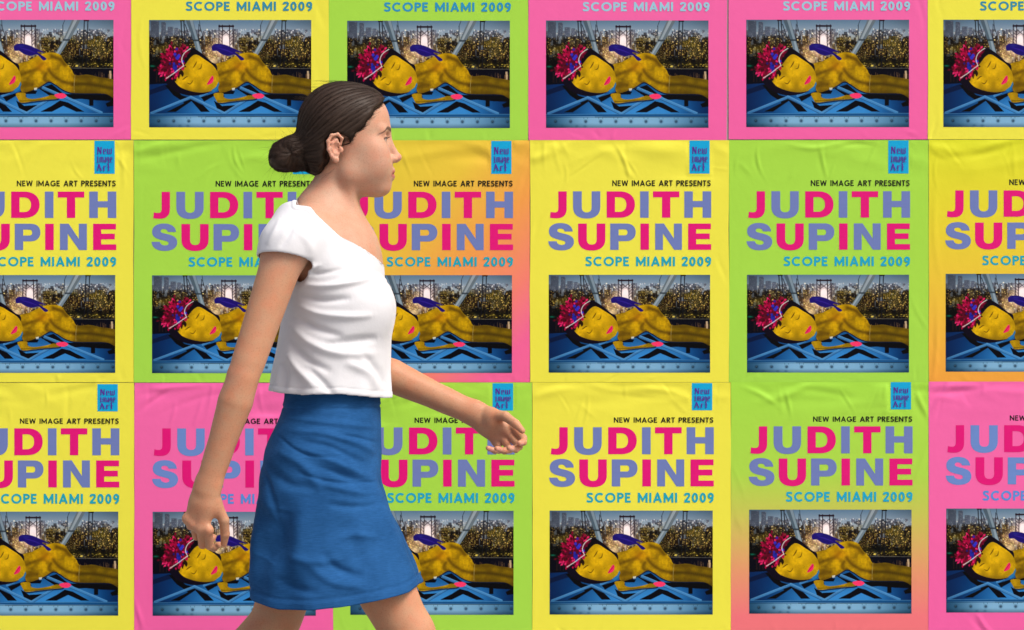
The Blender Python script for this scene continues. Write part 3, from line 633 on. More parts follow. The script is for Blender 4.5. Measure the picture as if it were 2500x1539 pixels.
# ------------------------------------------------------------------ the walking woman
# distance fields on a grid, turned into one continuous surface
Y0 = -1.07                                            # the line she walks along
FPX = 2500.0 * cam.lens / 36.0
def P(px, py, dy=0.0):
    # a point of her body: photo position at her own depth, dy metres further from the camera
    d = CAM_D + Y0
    x = (px - 1250.0) * d / FPX; z = CAM_Z - (py - 769.5) * d / FPX
    return np.array([x, Y0 + dy, z])
BIG = .06
class Field:
    def __init__(s): s.ops = []
    def add(s, f, lo, hi, k=.01, op='u'): s.ops.append((f, np.minimum(lo, hi), np.maximum(lo, hi), k, op)); return s
    def ell(s, c, r, k=.01, op='u', rot=None):
        c = np.asarray(c, float); r = np.asarray(r, float); R = None if rot is None else np.asarray(rot.to_3x3().transposed())
        def f(X, Y, Z):
            x, y, z = X - c[0], Y - c[1], Z - c[2]
            if R is not None: x, y, z = R[0, 0] * x + R[0, 1] * y + R[0, 2] * z, R[1, 0] * x + R[1, 1] * y + R[1, 2] * z, R[2, 0] * x + R[2, 1] * y + R[2, 2] * z
            k0 = np.sqrt((x / r[0]) ** 2 + (y / r[1]) ** 2 + (z / r[2]) ** 2); k1 = np.sqrt((x / r[0] ** 2) ** 2 + (y / r[1] ** 2) ** 2 + (z / r[2] ** 2) ** 2) + 1e-9
            return k0 * (k0 - 1) / k1
        m = r.max() if rot is not None else r
        return s.add(f, c - m, c + m, k, op)
    def cone(s, a, b, ra, rb, k=.01, op='u', flat=None, fs=1.0):
        a = np.asarray(a, float); b = np.asarray(b, float); ba = b - a; L2 = (ba ** 2).sum() + 1e-12
        n = None if flat is None else np.asarray(flat, float) / np.linalg.norm(flat)
        def f(X, Y, Z):
            x, y, z = X - a[0], Y - a[1], Z - a[2]
            h = np.clip((x * ba[0] + y * ba[1] + z * ba[2]) / L2, 0, 1)
            x = x - h * ba[0]; y = y - h * ba[1]; z = z - h * ba[2]
            if n is not None:
                q = (x * n[0] + y * n[1] + z * n[2]) * (fs - 1); x = x + n[0] * q; y = y + n[1] * q; z = z + n[2] * q
            return np.sqrt(x * x + y * y + z * z) - (ra + (rb - ra) * h)
        r = max(ra, rb); return s.add(f, np.minimum(a, b) - r, np.maximum(a, b) + r, k, op)
    def chain(s, pts, rs, k=.01, **kw):
        for i in range(len(pts) - 1): s.cone(pts[i], pts[i + 1], rs[i], rs[i + 1], k, **kw)
        return s
    @staticmethod
    def comb(d, e, k, op):
        if op == 'u':
            h = np.maximum(k - np.abs(d - e), 0) / k; return np.minimum(d, e) - h * h * k * .25
        if op == 's': e = -e
        h = np.maximum(k - np.abs(d - e), 0) / k; return np.maximum(d, e) + h * h * k * .25
    def grid(s, lo, hi, h):
        n = np.ceil((np.asarray(hi) - lo) / h).astype(int) + 1
        ax = [np.asarray(lo[i] + h * np.arange(n[i]), np.float32) for i in range(3)]
        D = np.full(n, BIG, np.float32)
        for f, a, b, k, op in s.ops:
            pad = k + .02
            if op == 'i': sl = [slice(0, n[i]) for i in range(3)]
            else:
                i0 = [max(0, int((a[i] - pad - lo[i]) / h)) for i in range(3)]; i1 = [min(n[i], int((b[i] + pad - lo[i]) / h) + 2) for i in range(3)]
                if any(i1[i] <= i0[i] for i in range(3)): continue
                sl = [slice(i0[i], i1[i]) for i in range(3)]
            e = f(ax[0][sl[0]][:, None, None], ax[1][sl[1]][None, :, None], ax[2][sl[2]][None, None, :])
            D[tuple(sl)] = s.comb(D[tuple(sl)], e, k, op)
        return D
    def at(s, Q):
        D = np.full(len(Q), BIG)
        for f, a, b, k, op in s.ops:
            pad = k + .02
            m = np.ones(len(Q), bool) if op == 'i' else ((Q > a - pad) & (Q < b + pad)).all(1)
            if m.any():
                q = Q[m]; D[m] = s.comb(D[m], f(q[:, 0], q[:, 1], q[:, 2]), k, op)
        return D
    def project(s, V, it=2, e=.0006):
        V = V.copy()
        for _ in range(it):
            d = s.at(V); g = np.stack([s.at(V + np.eye(3)[i] * e) - s.at(V - np.eye(3)[i] * e) for i in range(3)], 1) / (2 * e)
            V -= g * np.clip(d / ((g ** 2).sum(1) + .05), -.003, .003)[:, None]
        return V
def surface(D, lo, h):
    # surface nets
    n = D.shape; S = D < 0
    cnt = np.zeros([m - 1 for m in n], np.uint8)
    cs = [(i, j, k) for i in (0, 1) for j in (0, 1) for k in (0, 1)]
    sub = lambda A, c: A[c[0]:n[0] - 1 + c[0], c[1]:n[1] - 1 + c[1], c[2]:n[2] - 1 + c[2]]
    for c in cs: cnt += sub(S, c)
    act = (cnt > 0) & (cnt < 8); ijk = np.argwhere(act)
    idx = np.full(cnt.shape, -1, np.int32); idx[act] = np.arange(len(ijk), dtype=np.int32)
    vals = {c: D[ijk[:, 0] + c[0], ijk[:, 1] + c[1], ijk[:, 2] + c[2]] for c in cs}
    acc = np.zeros((len(ijk), 3)); num = np.zeros(len(ijk))
    for a in cs:
        for ax in range(3):
            if a[ax] == 0:
                b_ = list(a); b_[ax] = 1; b_ = tuple(b_); va, vb = vals[a], vals[b_]; m = (va < 0) != (vb < 0)
                t_ = np.where(m, va / np.where(m, va - vb, 1), 0); p = np.tile(np.array(a, float), (len(ijk), 1)); p[:, ax] += t_
                acc += p * m[:, None]; num += m
    V = np.asarray(lo) + h * (ijk + acc / num[:, None]); F = []
    for ax in range(3):
        u, v = (ax + 1) % 3, (ax + 2) % 3
        s0 = [slice(None)] * 3; s1 = [slice(None)] * 3; s0[ax] = slice(0, -1); s1[ax] = slice(1, None)
        A, B = S[tuple(s0)], S[tuple(s1)]; e = np.argwhere(A != B)
        e = e[(e[:, u] > 0) & (e[:, v] > 0) & (e[:, u] < n[u] - 1) & (e[:, v] < n[v] - 1)]
        q = []
        for du, dv in ((-1, -1), (0, -1), (0, 0), (-1, 0)):
            w = e.copy(); w[:, u] += du; w[:, v] += dv; q.append(idx[w[:, 0], w[:, 1], w[:, 2]])
        q = np.stack(q, 1); fl = ~A[e[:, 0], e[:, 1], e[:, 2]]; q[fl] = q[fl][:, ::-1]; F.append(q)
    return V, np.vstack(F)
def poly_sd(pts):
    pts = np.asarray(pts, float)
    def f(X, Z):
        d = np.full(np.broadcast(X, Z).shape, 1e9); ins = np.zeros(d.shape, bool); j = len(pts) - 1
        for i in range(len(pts)):
            ex, ez = pts[j] - pts[i]; wx_, wz_ = X - pts[i][0], Z - pts[i][1]
            t_ = np.clip((wx_ * ex + wz_ * ez) / (ex * ex + ez * ez), 0, 1)
            d = np.minimum(d, (wx_ - ex * t_) ** 2 + (wz_ - ez * t_) ** 2)
            if pts[j][1] != pts[i][1]:
                ins ^= ((pts[i][1] > Z) != (pts[j][1] > Z)) & (X < (pts[j][0] - pts[i][0]) * (Z - pts[i][1]) / (pts[j][1] - pts[i][1]) + pts[i][0])
            j = i
        return np.sqrt(d) * np.where(ins, -1, 1)
    return f
def loft_f(table, infl=0.0, y=Y0):
    # stacked ellipses: (py, back px, front px, half width)
    T = np.array(table, float); zs = np.array([P(0, p)[2] for p in T[:, 0]]); o = np.argsort(zs)
    xb = np.array([P(p, 0)[0] for p in T[:, 1]])[o]; xf = np.array([P(p, 0)[0] for p in T[:, 2]])[o]; bw = T[:, 3][o]; zs = zs[o]
    zz = np.linspace(zs[0] - .05, zs[-1] + .05, 200); sm = lambda a: np.convolve(np.pad(np.interp(zz, zs, a), 6, 'edge'), np.hanning(15)[1:-1] / np.hanning(15)[1:-1].sum(), 'valid')
    cxs, as_, bs = sm((xb + xf) / 2), sm((xf - xb) / 2), sm(bw)
    def f(X, Y, Z):
        c, a, b = np.interp(Z, zz, cxs), np.interp(Z, zz, as_) + infl, np.interp(Z, zz, bs) + infl
        k0 = np.sqrt(((X - c) / a) ** 2 + ((Y - y) / b) ** 2); k1 = np.sqrt(((X - c) / a ** 2) ** 2 + ((Y - y) / b ** 2) ** 2) + 1e-6
        d = k0 * (k0 - 1) / k1
        return np.maximum(d, np.maximum(Z - zs[-1], zs[0] - Z))
    lo = np.array([xb.min() - .02, y - bw.max() - .02, zs[0]]); hi = np.array([xf.max() + .02, y + bw.max() + .02, zs[-1]])
    return f, lo, hi

# ---- head frame: origin at the skull's centre, x forward, z up, small turn away from the camera
HO = P(843, 306); HR = Matrix.Rotation(math.radians(5), 3, 'Z')
HRn = np.array(HR)
def H(x, y, z): return HO + HRn @ np.array([x, y, z])
def hl(X, Y, Z):                                     # world to head frame
    x, y, z = X - HO[0], Y - HO[1], Z - HO[2]
    return HRn[0, 0] * x + HRn[1, 0] * y, HRn[0, 1] * x + HRn[1, 1] * y, z
B = Field()
R4 = lambda rx=0, ry=0, rz=0: HR @ Matrix.Rotation(math.radians(rz), 3, 'Z') @ Matrix.Rotation(math.radians(ry), 3, 'Y') @ Matrix.Rotation(math.radians(rx), 3, 'X')
SH_N, SH_F = P(716, 606, -.165), P(752, 604, .16)     # shoulder joints, near and far
# trunk (mostly under the clothes)
TRUNK = [(560, 712, 842, .10), (600, 702, 868, .145), (650, 702, 905, .150), (700, 702, 930, .150), (760, 706, 934, .145), (830, 706, 926, .135), (900, 702, 915, .130), (970, 706, 918, .128), (1040, 690, 920, .15), (1120, 668, 922, .168), (1200, 668, 905, .165), (1260, 690, 890, .13)]
f, lo, hi = loft_f(TRUNK); B.add(f, lo, hi, .03)
B.cone(P(826, 440), P(795, 540), .0495, .056, .03)                    # neck
B.cone(P(795, 540), P(790, 600), .056, .07, .05)
for s in (-1, 1):
    B.cone(P(782, 525, s * .03), P(735, 582, s * .13), .036, .038, .05)   # trapezius
    B.cone(P(868, 585, s * .02), P(790, 575, s * .14), .010, .011, .022)  # collar bone
    B.cone(P(858, 440, s * .058 * .8), P(858, 578, s * .012), .010, .009, .02)  # neck tendon
B.ell(P(835, 640), (.085, .125, .10), .05)
# ---- head
B.ell(H(0, 0, 0), (.0885, .0735, .0825), .02)
B.ell(H(.045, 0, .012), (.0455, .060, .050), .02)
B.ell(H(.034, 0, -.055), (.060, .0585, .078), .03)
B.ell(H(.045, 0, -.10), (.046, .045, .044), .025)
for s in (-1, 1):
    B.cone(H(.006, s * .046, -.100), H(.070, s * .018, -.131), .0130, .0135, .035)   # jaw line
    B.ell(H(.056, s * .047, -.052), (.026, .017, .020), .022)                       # cheek bone
    B.ell(H(.068, s * .034, -.083), (.022, .022, .026), .03)                        # cheek
    B.ell(H(.040, s * .0430, -.082), (.032, .0170, .030), .030)
    B.cone(H(.083, s * .008, -.012), H(.074, s * .044, -.013), .0085, .008, .014)   # brow ridge
B.ell(H(.0775, 0, -.1315), (.0180, .018, .0150), .014)                             # chin
B.ell(H(.074, 0, -.100), (.0255, .028, .024), .02)                                 # mouth mound
for s in (-1, 1): B.ell(H(.0955, s * .028, -.0285), (.0155, .0165, .0105), .013, 's')   # sockets
B.cone(H(.0865, 0, -.024), H(.1095, 0, -.0665), .0062, .0080, .012)                 # nose bridge to tip
B.ell(H(.1105, 0, -.0685), (.0092, .0095, .0080), .006)
B.cone(H(.107, 0, -.074), H(.095, 0, -.081), .0055, .006, .006)
for s in (-1, 1):
    B.ell(H(.0985, s * .0125, -.0725), (.0115, .0072, .0080), .006)                 # wings
for s in (-1, 1): B.ell(H(.1030, s * .0068, -.0800), (.0058, .0030, .0036), .003, 's')   # nostrils
for s in (-1, 1):                                                                     # lips
    B.chain([H(.1000, 0, -.0965), H(.0985, s * .007, -.0957), H(.0915, s * .017, -.1005), H(.0855, s * .023, -.1035)], [.0050, .0052, .0040, .0022], .005)
    B.chain([H(.0982, 0, -.1100), H(.0950, s * .009, -.1095), H(.0860, s * .021, -.1045)], [.0062, .0058, .0022], .005)
    B.chain([H(.1060, 0, -.1036), H(.0990, s * .012, -.1034), H(.0880, s * .024, -.1040)], [.0010, .0010, .0006], .003, op='s')
B.ell(H(.1040, 0, -.0875), (.006, .0024, .007), .005, 's')                          # philtrum
EYE = [H(.0755, s * .0315, -.0315) for s in (-1, 1)]
for s, e in zip((-1, 1), EYE):
    B.ell(e, (.0134, .0134, .0130), .006)
    B.ell(e + HRn @ np.array([.0125, s * .0012, -.0010]), (.0090, .0118, .0042), .0015, 's', rot=R4(s * -4))
# ears
for s in (-1, 1):
    E = lambda x, z, o=0.0: H(-.022 + x, s * (.0735 + o + .10 * max(0, -x)), -.053 + z)
    B.ell(E(-.004, .002, -.001), (.0135, .0050, .0245), .006, rot=R4(0, -10, s * 16))
    B.chain([E(.010, .006, -.002), E(.013, .020, .002), E(.004, .0285, .004), E(-.009, .0260, .006), E(-.0165, .013, .007), E(-.0155, -.004, .006), E(-.009, -.017, .004), E(-.001, -.0255, .001)], [.0022, .0030, .0033, .0034, .0034, .0032, .0034, .0048], .003)
    B.chain([E(.002, .017, .002), E(-.008, .010, .004), E(-.009, -.002, .004), E(-.003, -.012, .003)], [.0024, .0028, .0028, .003], .004)
    B.ell(E(.003, -.001, .006), (.0085, .0065, .0105), .003, 's', rot=R4(0, -10, 0))
    B.ell(E(.0115, -.004, .001), (.0045, .0035, .0065), .004)
    B.ell(E(.001, -.025, .002), (.0060, .0042, .0068), .004)

# ---- arms and hands
def hand(F, W, u, w, n, curls, spread=.0):
    u, w, n = [np.asarray(v, float) / np.linalg.norm(v) for v in (u, w, n)]
    Q = lambda a, b, c=0.0: W + u * a + w * b + n * c
    F.cone(Q(-.01, 0), Q(.030, .002), .0265, .030, .015, flat=n, fs=1.45)
    F.cone(Q(.030, .006), Q(.074, .010), .021, .0170, .012, flat=n, fs=1.25)
    F.cone(Q(.030, -.010), Q(.070, -.016), .020, .0155, .012, flat=n, fs=1.25)
    F.ell(Q(.030, .017, .011), (.016, .016, .022), .012)                             # ball of the thumb
    base = [(.079, .0275), (.083, .0095), (.078, -.0085), (.070, -.0250)]
    lens = [(.041, .024, .021), (.045, .028, .022), (.041, .026, .021), (.032, .019, .018)]
    rad = [(.0092, .0084, .0076, .0060), (.0095, .0086, .0078, .0062), (.0090, .0082, .0074, .0058), (.0080, .0072, .0065, .0052)]
    tips = []
    for i in range(4):
        p = Q(*base[i]); ang = 0.0; pts = [p]; side = (1.5 - i) * spread
        F.ell(p - n * .002, (.0105, .0105, .0105), .008)
        for j in range(3):
            ang += math.radians(curls[i][j]); d = u * math.cos(ang) + n * math.sin(ang) + w * side; d /= np.linalg.norm(d)
            p = p + d * lens[i][j]; pts.append(p)
        F.chain(pts[:2], rad[i][:2], .004); F.cone(pts[1], pts[2], rad[i][1], rad[i][2], .0025); F.cone(pts[2], pts[3], rad[i][2], rad[i][3], .0025)
        tips.append((pts[3], d, n * math.cos(ang) - u * math.sin(ang)))
    d1 = u * .74 + w * .56 + n * .36; d2 = u * .88 + w * .16 + n * .42; d3 = u * .92 - w * .02 + n * .38
    t0 = Q(.022, .021, .008); t1 = t0 + d1 / np.linalg.norm(d1) * .042; t2 = t1 + d2 / np.linalg.norm(d2) * .032; t3 = t2 + d3 / np.linalg.norm(d3) * .023
    F.cone(t0, t1, .0135, .0108, .010); F.cone(t1, t2, .0106, .0094, .003); F.cone(t2, t3, .0094, .0068, .003)
    return tips
EL_N, WR_N = P(618, 915, -.215), P(531, 1180, -.205)
B.chain([SH_N, SH_N + (EL_N - SH_N) * .35, EL_N - (EL_N - SH_N) * .12, EL_N], [.046, .0405, .0350, .0330], .002)
B.ell(SH_N + np.array([0, .01, .004]), (.050, .046, .050), .03)
B.chain([EL_N, EL_N + (WR_N - EL_N) * .22, EL_N + (WR_N - EL_N) * .62, WR_N], [.0330, .0365, .0290, .0225], .002)
B.cone(EL_N + (WR_N - EL_N) * .7, WR_N, .0265, .0245, .01, flat=(0, 1, 0), fs=1.25)
B.ell(EL_N + np.array([-.016, 0, .004]), (.015, .016, .018), .012)
uN = np.array([-.26, .03, -.96]); wN = np.array([.90, -.30, -.27]); nN = np.cross(uN, wN); nN = nN if nN[1] > 0 else -nN
TIPS_N = hand(B, WR_N, uN, wN, nN, [(34, 44, 30), (42, 52, 34), (50, 56, 36), (56, 58, 38)], .02)
EL_F, WR_F = P(880, 893, .205), P(1163, 1020, .165)
B.chain([SH_F, SH_F + (EL_F - SH_F) * .35, EL_F - (EL_F - SH_F) * .12, EL_F], [.046, .041, .0350, .0335], .002)
B.ell(SH_F + np.array([0, -.01, .004]), (.050, .046, .050), .03)
B.chain([EL_F, EL_F + (WR_F - EL_F) * .24, EL_F + (WR_F - EL_F) * .62, WR_F], [.0335, .0380, .0300, .0225], .002)
B.cone(EL_F + (WR_F - EL_F) * .7, WR_F, .0270, .0245, .01, flat=(0, 1, 0), fs=1.2)
uF = np.array([.80, -.10, -.59]); wF = np.array([.55, -.30, .74]); nF = np.cross(uF, wF); nF = nF if nF[1] < 0 else -nF
TIPS_F = hand(B, WR_F, uF, wF, nF, [(34, 40, 28), (42, 48, 32), (50, 52, 34), (56, 54, 36)], .02)
# ---- legs (near leg leads, far leg trails on its toes)
def leg(F, hip, knee, ankle, toe, heel):
    d = knee - hip
    F.chain([hip, hip + d * .35, hip + d * .75, knee], [.080, .074, .0615, .0520], .002)
    F.ell(knee + np.array([.012, 0, .004]), (.040, .042, .048), .025)
    c = ankle - knee
    F.chain([knee, knee + c * .28 + np.array([-.012, 0, 0]), knee + c * .7, ankle], [.048, .0535, .037, .030], .004)
    F.cone(heel, ankle, .028, .032, .02); F.cone(heel, toe, .026, .020, .03, flat=(0, 0, 1), fs=1.1); F.cone(ankle, toe, .028, .018, .03)
G = 0.0
def at_ground(px, dy, z): q = P(px, 1000, dy); q[2] = z; return q
HIP_N, KN_N = P(800, 1135, -.078), P(1002, 1545, -.078)
HIP_F, KN_F = P(812, 1130, .078), P(664, 1520, .078)
leg(B, HIP_N, KN_N, at_ground(1085, -.09, .105), at_ground(1245, -.10, .085), at_ground(1062, -.09, .045))
leg(B, HIP_F, KN_F, at_ground(470, .09, .200), at_ground(520, .10, .035), at_ground(425, .09, .165))

hh = .003
lo = P(430, 2090, -.36); hi = P(1300, 190, .36)
D = B.grid(lo, hi, hh); V, Fq = surface(D, lo, hh)
SDW = D; SDLO = lo
# finer head and hands
def refine(V, Fq, sel_f):
    bm = bmesh.new(); vs_ = [bm.verts.new(v) for v in V]; bm.verts.ensure_lookup_table()
    fs = [bm.faces.new([vs_[i] for i in f_]) for f_ in Fq.tolist() if len(set(f_)) == 4]
    ed = {e for f_, s_ in zip(fs, sel_f) if s_ for e in f_.edges}
    bmesh.ops.subdivide_edges(bm, edges=list(ed), cuts=1, use_grid_fill=True)
    me = bpy.data.meshes.new("body"); bm.to_mesh(me); bm.free(); return me
cen = V[Fq].mean(1)
near = lambda c, r: ((cen - c) ** 2).sum(1) < r * r
in_head = (cen[:, 2] > P(0, 480)[2]) & (cen[:, 0] > P(700, 0)[0]) & (cen[:, 0] < P(1010, 0)[0])
sel = in_head | near(WR_N + uN * .09, .115) | near(WR_F + uF * .09, .115)
me_body = refine(V, Fq, sel)
co = np.empty(len(me_body.vertices) * 3); me_body.vertices.foreach_get("co", co); co = co.reshape(-1, 3)
co = B.project(co, 2)
ed_ = np.empty(len(me_body.edges) * 2, np.int32); me_body.edges.foreach_get("vertices", ed_); ed_ = ed_.reshape(-1, 2)
fine = (co[:, 2] > P(0, 520)[2]) | (((co - WR_N - uN * .09) ** 2).sum(1) < .11 ** 2) | (((co - WR_F - uF * .09) ** 2).sum(1) < .11 ** 2)
for it in range(14):
    nb_ = np.zeros_like(co); ct_ = np.zeros(len(co))
    for a_, b_ in ((0, 1), (1, 0)): np.add.at(nb_, ed_[:, a_], co[ed_[:, b_]]); np.add.at(ct_, ed_[:, a_], 1)
    w_ = np.where(fine, .25 if it < 2 else 0, .6)[:, None]; co = co * (1 - w_) + nb_ / np.maximum(ct_, 1)[:, None] * w_
me_body.vertices.foreach_set("co", co.astype(np.float32).ravel())
me_body.polygons.foreach_set("use_smooth", np.ones(len(me_body.polygons), bool)); me_body.update()
# skin tones: lips, ears, cheeks, knuckles, brows, lashes, plus shade painted on the eyelids
skin = np.array([.500, .285, .195]); tone = np.tile(skin, (len(co), 1))
def tint(w_, c): 
    global tone
    w_ = np.clip(w_, 0, 1)[:, None]; tone = tone * (1 - w_) + np.asarray(c) * w_
gau = lambda c, r: np.exp(-((co - np.asarray(c)) ** 2).sum(1) / r ** 2)
hx, hy, hz = hl(co[:, 0], co[:, 1], co[:, 2]); ay = np.abs(hy)
tint(smooth(P(0, 600)[2], P(0, 700)[2], co[:, 2]) * .8, (.470, .232, .130))
for s in (-1, 1):
    tint(.45 * gau(H(.068, s * .042, -.070), .024), (.60, .27, .21)); tint(.5 * gau(H(-.026, s * .08, -.052), .028), (.56, .25, .18))
tint(.35 * gau(H(.112, 0, -.069), .014), (.58, .27, .21))
lip = smooth(.0062, .0035, np.abs(hz + .1036 + .0006) - .0040 + .16 * np.maximum(ay - .004, 0)) * smooth(.078, .084, hx) * smooth(.026, .022, ay)
tint(.9 * lip, (.40, .125, .115)); tint(.75 * smooth(.0016, .0006, np.abs(hz + .1036)) * smooth(.080, .086, hx) * smooth(.025, .020, ay), (.18, .06, .05))  # lip colour, then a darker line where the lips meet
brow_z = -.0108 + .14 * (ay - .010) - 8.5 * np.maximum(ay - .030, 0) ** 2 * 3.0
nz_ = np.sin(hy * 2100 + hz * 900) * .5 + .5
brow = smooth(.0052, .0024, np.abs(hz - brow_z) * (1 + .8 * smooth(.03, .05, ay))) * smooth(.006, .012, ay) * smooth(.062, .052, ay) * smooth(.040, .052, hx)
tint(brow * (.78 + .2 * nz_), (.045, .026, .018))
for s, e in zip((-1, 1), EYE):
    ex, ey, ez = hl(*(co - e + HO).T)
    rr_ = np.sqrt(ex ** 2 + ey ** 2 + ez ** 2)
    lash = smooth(.0022, .0008, np.abs(np.hypot((ey - s * .0012) / .0124, (ez + .0010) / .0046) - 1) * .0046) * (ex > .003) * smooth(.019, .015, rr_) * (.9 * (ez > -.0015) + .35 * (ez <= -.0015))
    tint(lash, (.022, .013, .010))
    tint(.30 * np.exp(-((ey) / .014) ** 2 - ((ez + .002) / .010) ** 2) * (ex > 0) * smooth(.022, .016, rr_), (.36, .18, .13))  # eyelid shadow, painted into the skin colour around each eye
for tips, W_, u_ in ((TIPS_N, WR_N, uN), (TIPS_F, WR_F, uF)):
    for p, d, nn in tips:
        tint(.35 * gau(p, .014), (.60, .27, .20))
        q = co - p; along = q @ d; nrm_ = q @ (-nn); tint(.55 * (smooth(-.012, -.009, along) * smooth(.0045, .002, along)) * smooth(.002, .0042, nrm_) * (np.sqrt((q ** 2).sum(1)) < .014), (.66, .36, .30))
    tint(.25 * gau(W_ + u_ * .08, .03), (.56, .26, .19))
tint(.30 * gau(EL_N + np.array([-.03, 0, 0]), .04), (.50, .24, .17))
mott = (np.sin(co[:, 0] * 61 + 3 * np.sin(co[:, 2] * 47)) * np.sin(co[:, 2] * 53 + 2 * np.sin(co[:, 1] * 71)))[:, None]
tone = tone * (1 + .035 * mott * np.array([.6, 1, 1.2]))
color_attr(me_body, tone)
m_skin, t, b = mat("skin", rough=.48, spec=.35)
at = node(t, "ShaderNodeVertexColor", layer_name="tint")
tc = node(t, "ShaderNodeTexCoord")
def skin_noise(scale, detail, lo_, hi_, rough=.6):
    n_ = node(t, "ShaderNodeTexNoise", Scale=scale, Detail=detail, Roughness=rough); t.links.new(tc.outputs["Object"], n_.inputs["Vector"])
    m_ = node(t, "ShaderNodeMapRange"); m_.inputs[1].default_value = .3; m_.inputs[2].default_value = .7; m_.inputs[3].default_value = lo_; m_.inputs[4].default_value = hi_
    t.links.new(n_.outputs[0], m_.inputs[0]); return n_, m_
nA, mA = skin_noise(38, 6, 0, 1); nB, mB = skin_noise(330, 3, 0, 1)
mixA = node(t, "ShaderNodeMix", data_type='RGBA', blend_type='MULTIPLY'); mixA.inputs["Factor"].default_value = 1
rpA = node(t, "ShaderNodeValToRGB"); rpA.color_ramp.elements[0].color = (1.06, .90, .84, 1); rpA.color_ramp.elements[1].color = (.96, 1.05, 1.06, 1)
t.links.new(mA.outputs[0], rpA.inputs[0]); t.links.new(at.outputs[0], mixA.inputs[6]); t.links.new(rpA.outputs[0], mixA.inputs[7])
mixB = node(t, "ShaderNodeMix", data_type='RGBA', blend_type='MULTIPLY'); mixB.inputs["Factor"].default_value = 1
rpB = node(t, "ShaderNodeValToRGB"); rpB.color_ramp.elements[0].color = (.90, .84, .82, 1); rpB.color_ramp.elements[1].color = (1.05, 1.05, 1.05, 1); rpB.color_ramp.elements[1].position = .5
t.links.new(mB.outputs[0], rpB.inputs[0]); t.links.new(mixA.outputs[2], mixB.inputs[6]); t.links.new(rpB.outputs[0], mixB.inputs[7])
t.links.new(mixB.outputs[2], b.inputs["Base Color"])
b.inputs["Subsurface Weight"].default_value = .30; b.inputs["Subsurface Radius"].default_value = (1, .35, .2); b.inputs["Subsurface Scale"].default_value = .006
mR = node(t, "ShaderNodeMapRange"); mR.inputs[3].default_value = .42; mR.inputs[4].default_value = .66; t.links.new(nA.outputs[0], mR.inputs[0]); t.links.new(mR.outputs[0], b.inputs["Roughness"])
bump(t, b, nB.outputs[0], .22, .0008)

base = np.array([P(830, 0)[0], Y0, 0.0])
woman = empty("person", tuple(base), "woman in white t-shirt and blue skirt walking right past the posters, hair in a bun", "person")
def shift(me, o=base):
    n_ = len(me.vertices); c = np.empty(n_ * 3, np.float32); me.vertices.foreach_get("co", c); c = c.reshape(-1, 3) - np.asarray(o, np.float32)
    me.vertices.foreach_set("co", c.ravel()); me.update(); return me
body = obj("body", shift(me_body), m_skin, woman)
# eyes
m_eye, t, b = mat("eye", rough=.12, spec=.5)
at = node(t, "ShaderNodeVertexColor", layer_name="tint"); t.links.new(at.outputs[0], b.inputs["Base Color"])
for s, e in zip((-1, 1), EYE):
    th, ph = np.meshgrid(np.linspace(0, math.pi, 25), np.linspace(0, 2 * math.pi, 33))
    loc = np.stack([np.cos(th), np.sin(th) * np.cos(ph), np.sin(th) * np.sin(ph)], -1).reshape(-1, 3)
    ii = (np.arange(32)[:, None] * 25 + np.arange(24)).ravel()
    me = new_mesh("eye", (loc * .0119) @ HRn.T + e - base, np.stack([ii, ii + 1, ii + 26, ii + 25], 1), True)
    a_ = np.arccos(np.clip(loc[:, 0], -1, 1)); c = np.where((a_ < .17)[:, None], [.01, .008, .006], np.where((a_ < .52)[:, None], [.075, .040, .020], [.46, .41, .38]))
    color_attr(me, c); obj("eye", me, m_eye, body)

lr = np.random.default_rng(3)
m_lash, t, b = mat("eyelash", (.012, .008, .006, 1), .5)
for s, e in zip((-1, 1), EYE):
    LV, LF = [], []
    for i in range(34):
        a = -.95 + 1.9 * i / 33 + lr.normal() * .02; yl_ = .0118 * a; zl_ = .0032 - .0030 * a * a + lr.normal() * .0002
        x0_ = math.sqrt(max(.0128 ** 2 - yl_ ** 2 - zl_ ** 2, 1e-6)); p = np.array([x0_, yl_, zl_ - .0004]); v = np.array([.8, .5 * a + .35 * s * abs(a), .05]); v /= np.linalg.norm(v); L = .0075 - .002 * abs(a)
        pts = [p, p + v * L * .5 + np.array([0, 0, .0001]), p + v * L + np.array([0, 0, .0024])]
        n0 = len(LV)
        for q, w_ in zip(pts, (.00028, .00022, .00008)): LV += [q + np.array([0, w_, 0]), q + np.array([0, -w_, 0]), q + np.array([0, 0, w_ * 1.4])]
        for r_ in range(2):
            for k in range(3): LF.append((n0 + 3 * r_ + k, n0 + 3 * r_ + (k + 1) % 3, n0 + 3 * r_ + 3 + (k + 1) % 3, n0 + 3 * r_ + 3 + k))
    obj("eyelashes", new_mesh("eyelashes", np.array(LV) @ HRn.T + e - base, LF), m_lash, body)

# ---- hair: cap, bun, loose strands
HF = Field()
BUN = H(-.1150, 0, -.0640)
capR = (.0965, .0810, .0905)
hair_poly = poly_sd([(.0815, .0530), (.062, .0320), (.0460, .0080), (.0350, -.0080), (.0215, -.0190), (.0140, -.0330), (.0095, -.0440), (.0050, -.0330), (-.010, -.0235), (-.030, -.0230), (-.0440, -.0330), (-.0480, -.0600), (-.0500, -.0850), (-.0560, -.1080), (-.0700, -.1220), (-.22, -.16), (-.22, .22), (.16, .22), (.14, .075)])
axis = np.array([.85, 0, .52]); axis /= np.linalg.norm(axis)
def strand_phi(x, y, z):
    px_, pz_ = x + .105, z + .060
    al = px_ * axis[0] + pz_ * axis[2]; up = -px_ * axis[2] + pz_ * axis[0]
    return np.arctan2(y, up), al
def groove(x, y, z):
    ph, al = strand_phi(x, y, z)
    return (.0003) * np.sin(ph * 23 + 2 * np.sin(al * 17)) + .0004 * np.sin(ph * 51 + 3 * np.sin(al * 23 + 1)) + .0009 * np.sin(ph * 7 + 1.3)
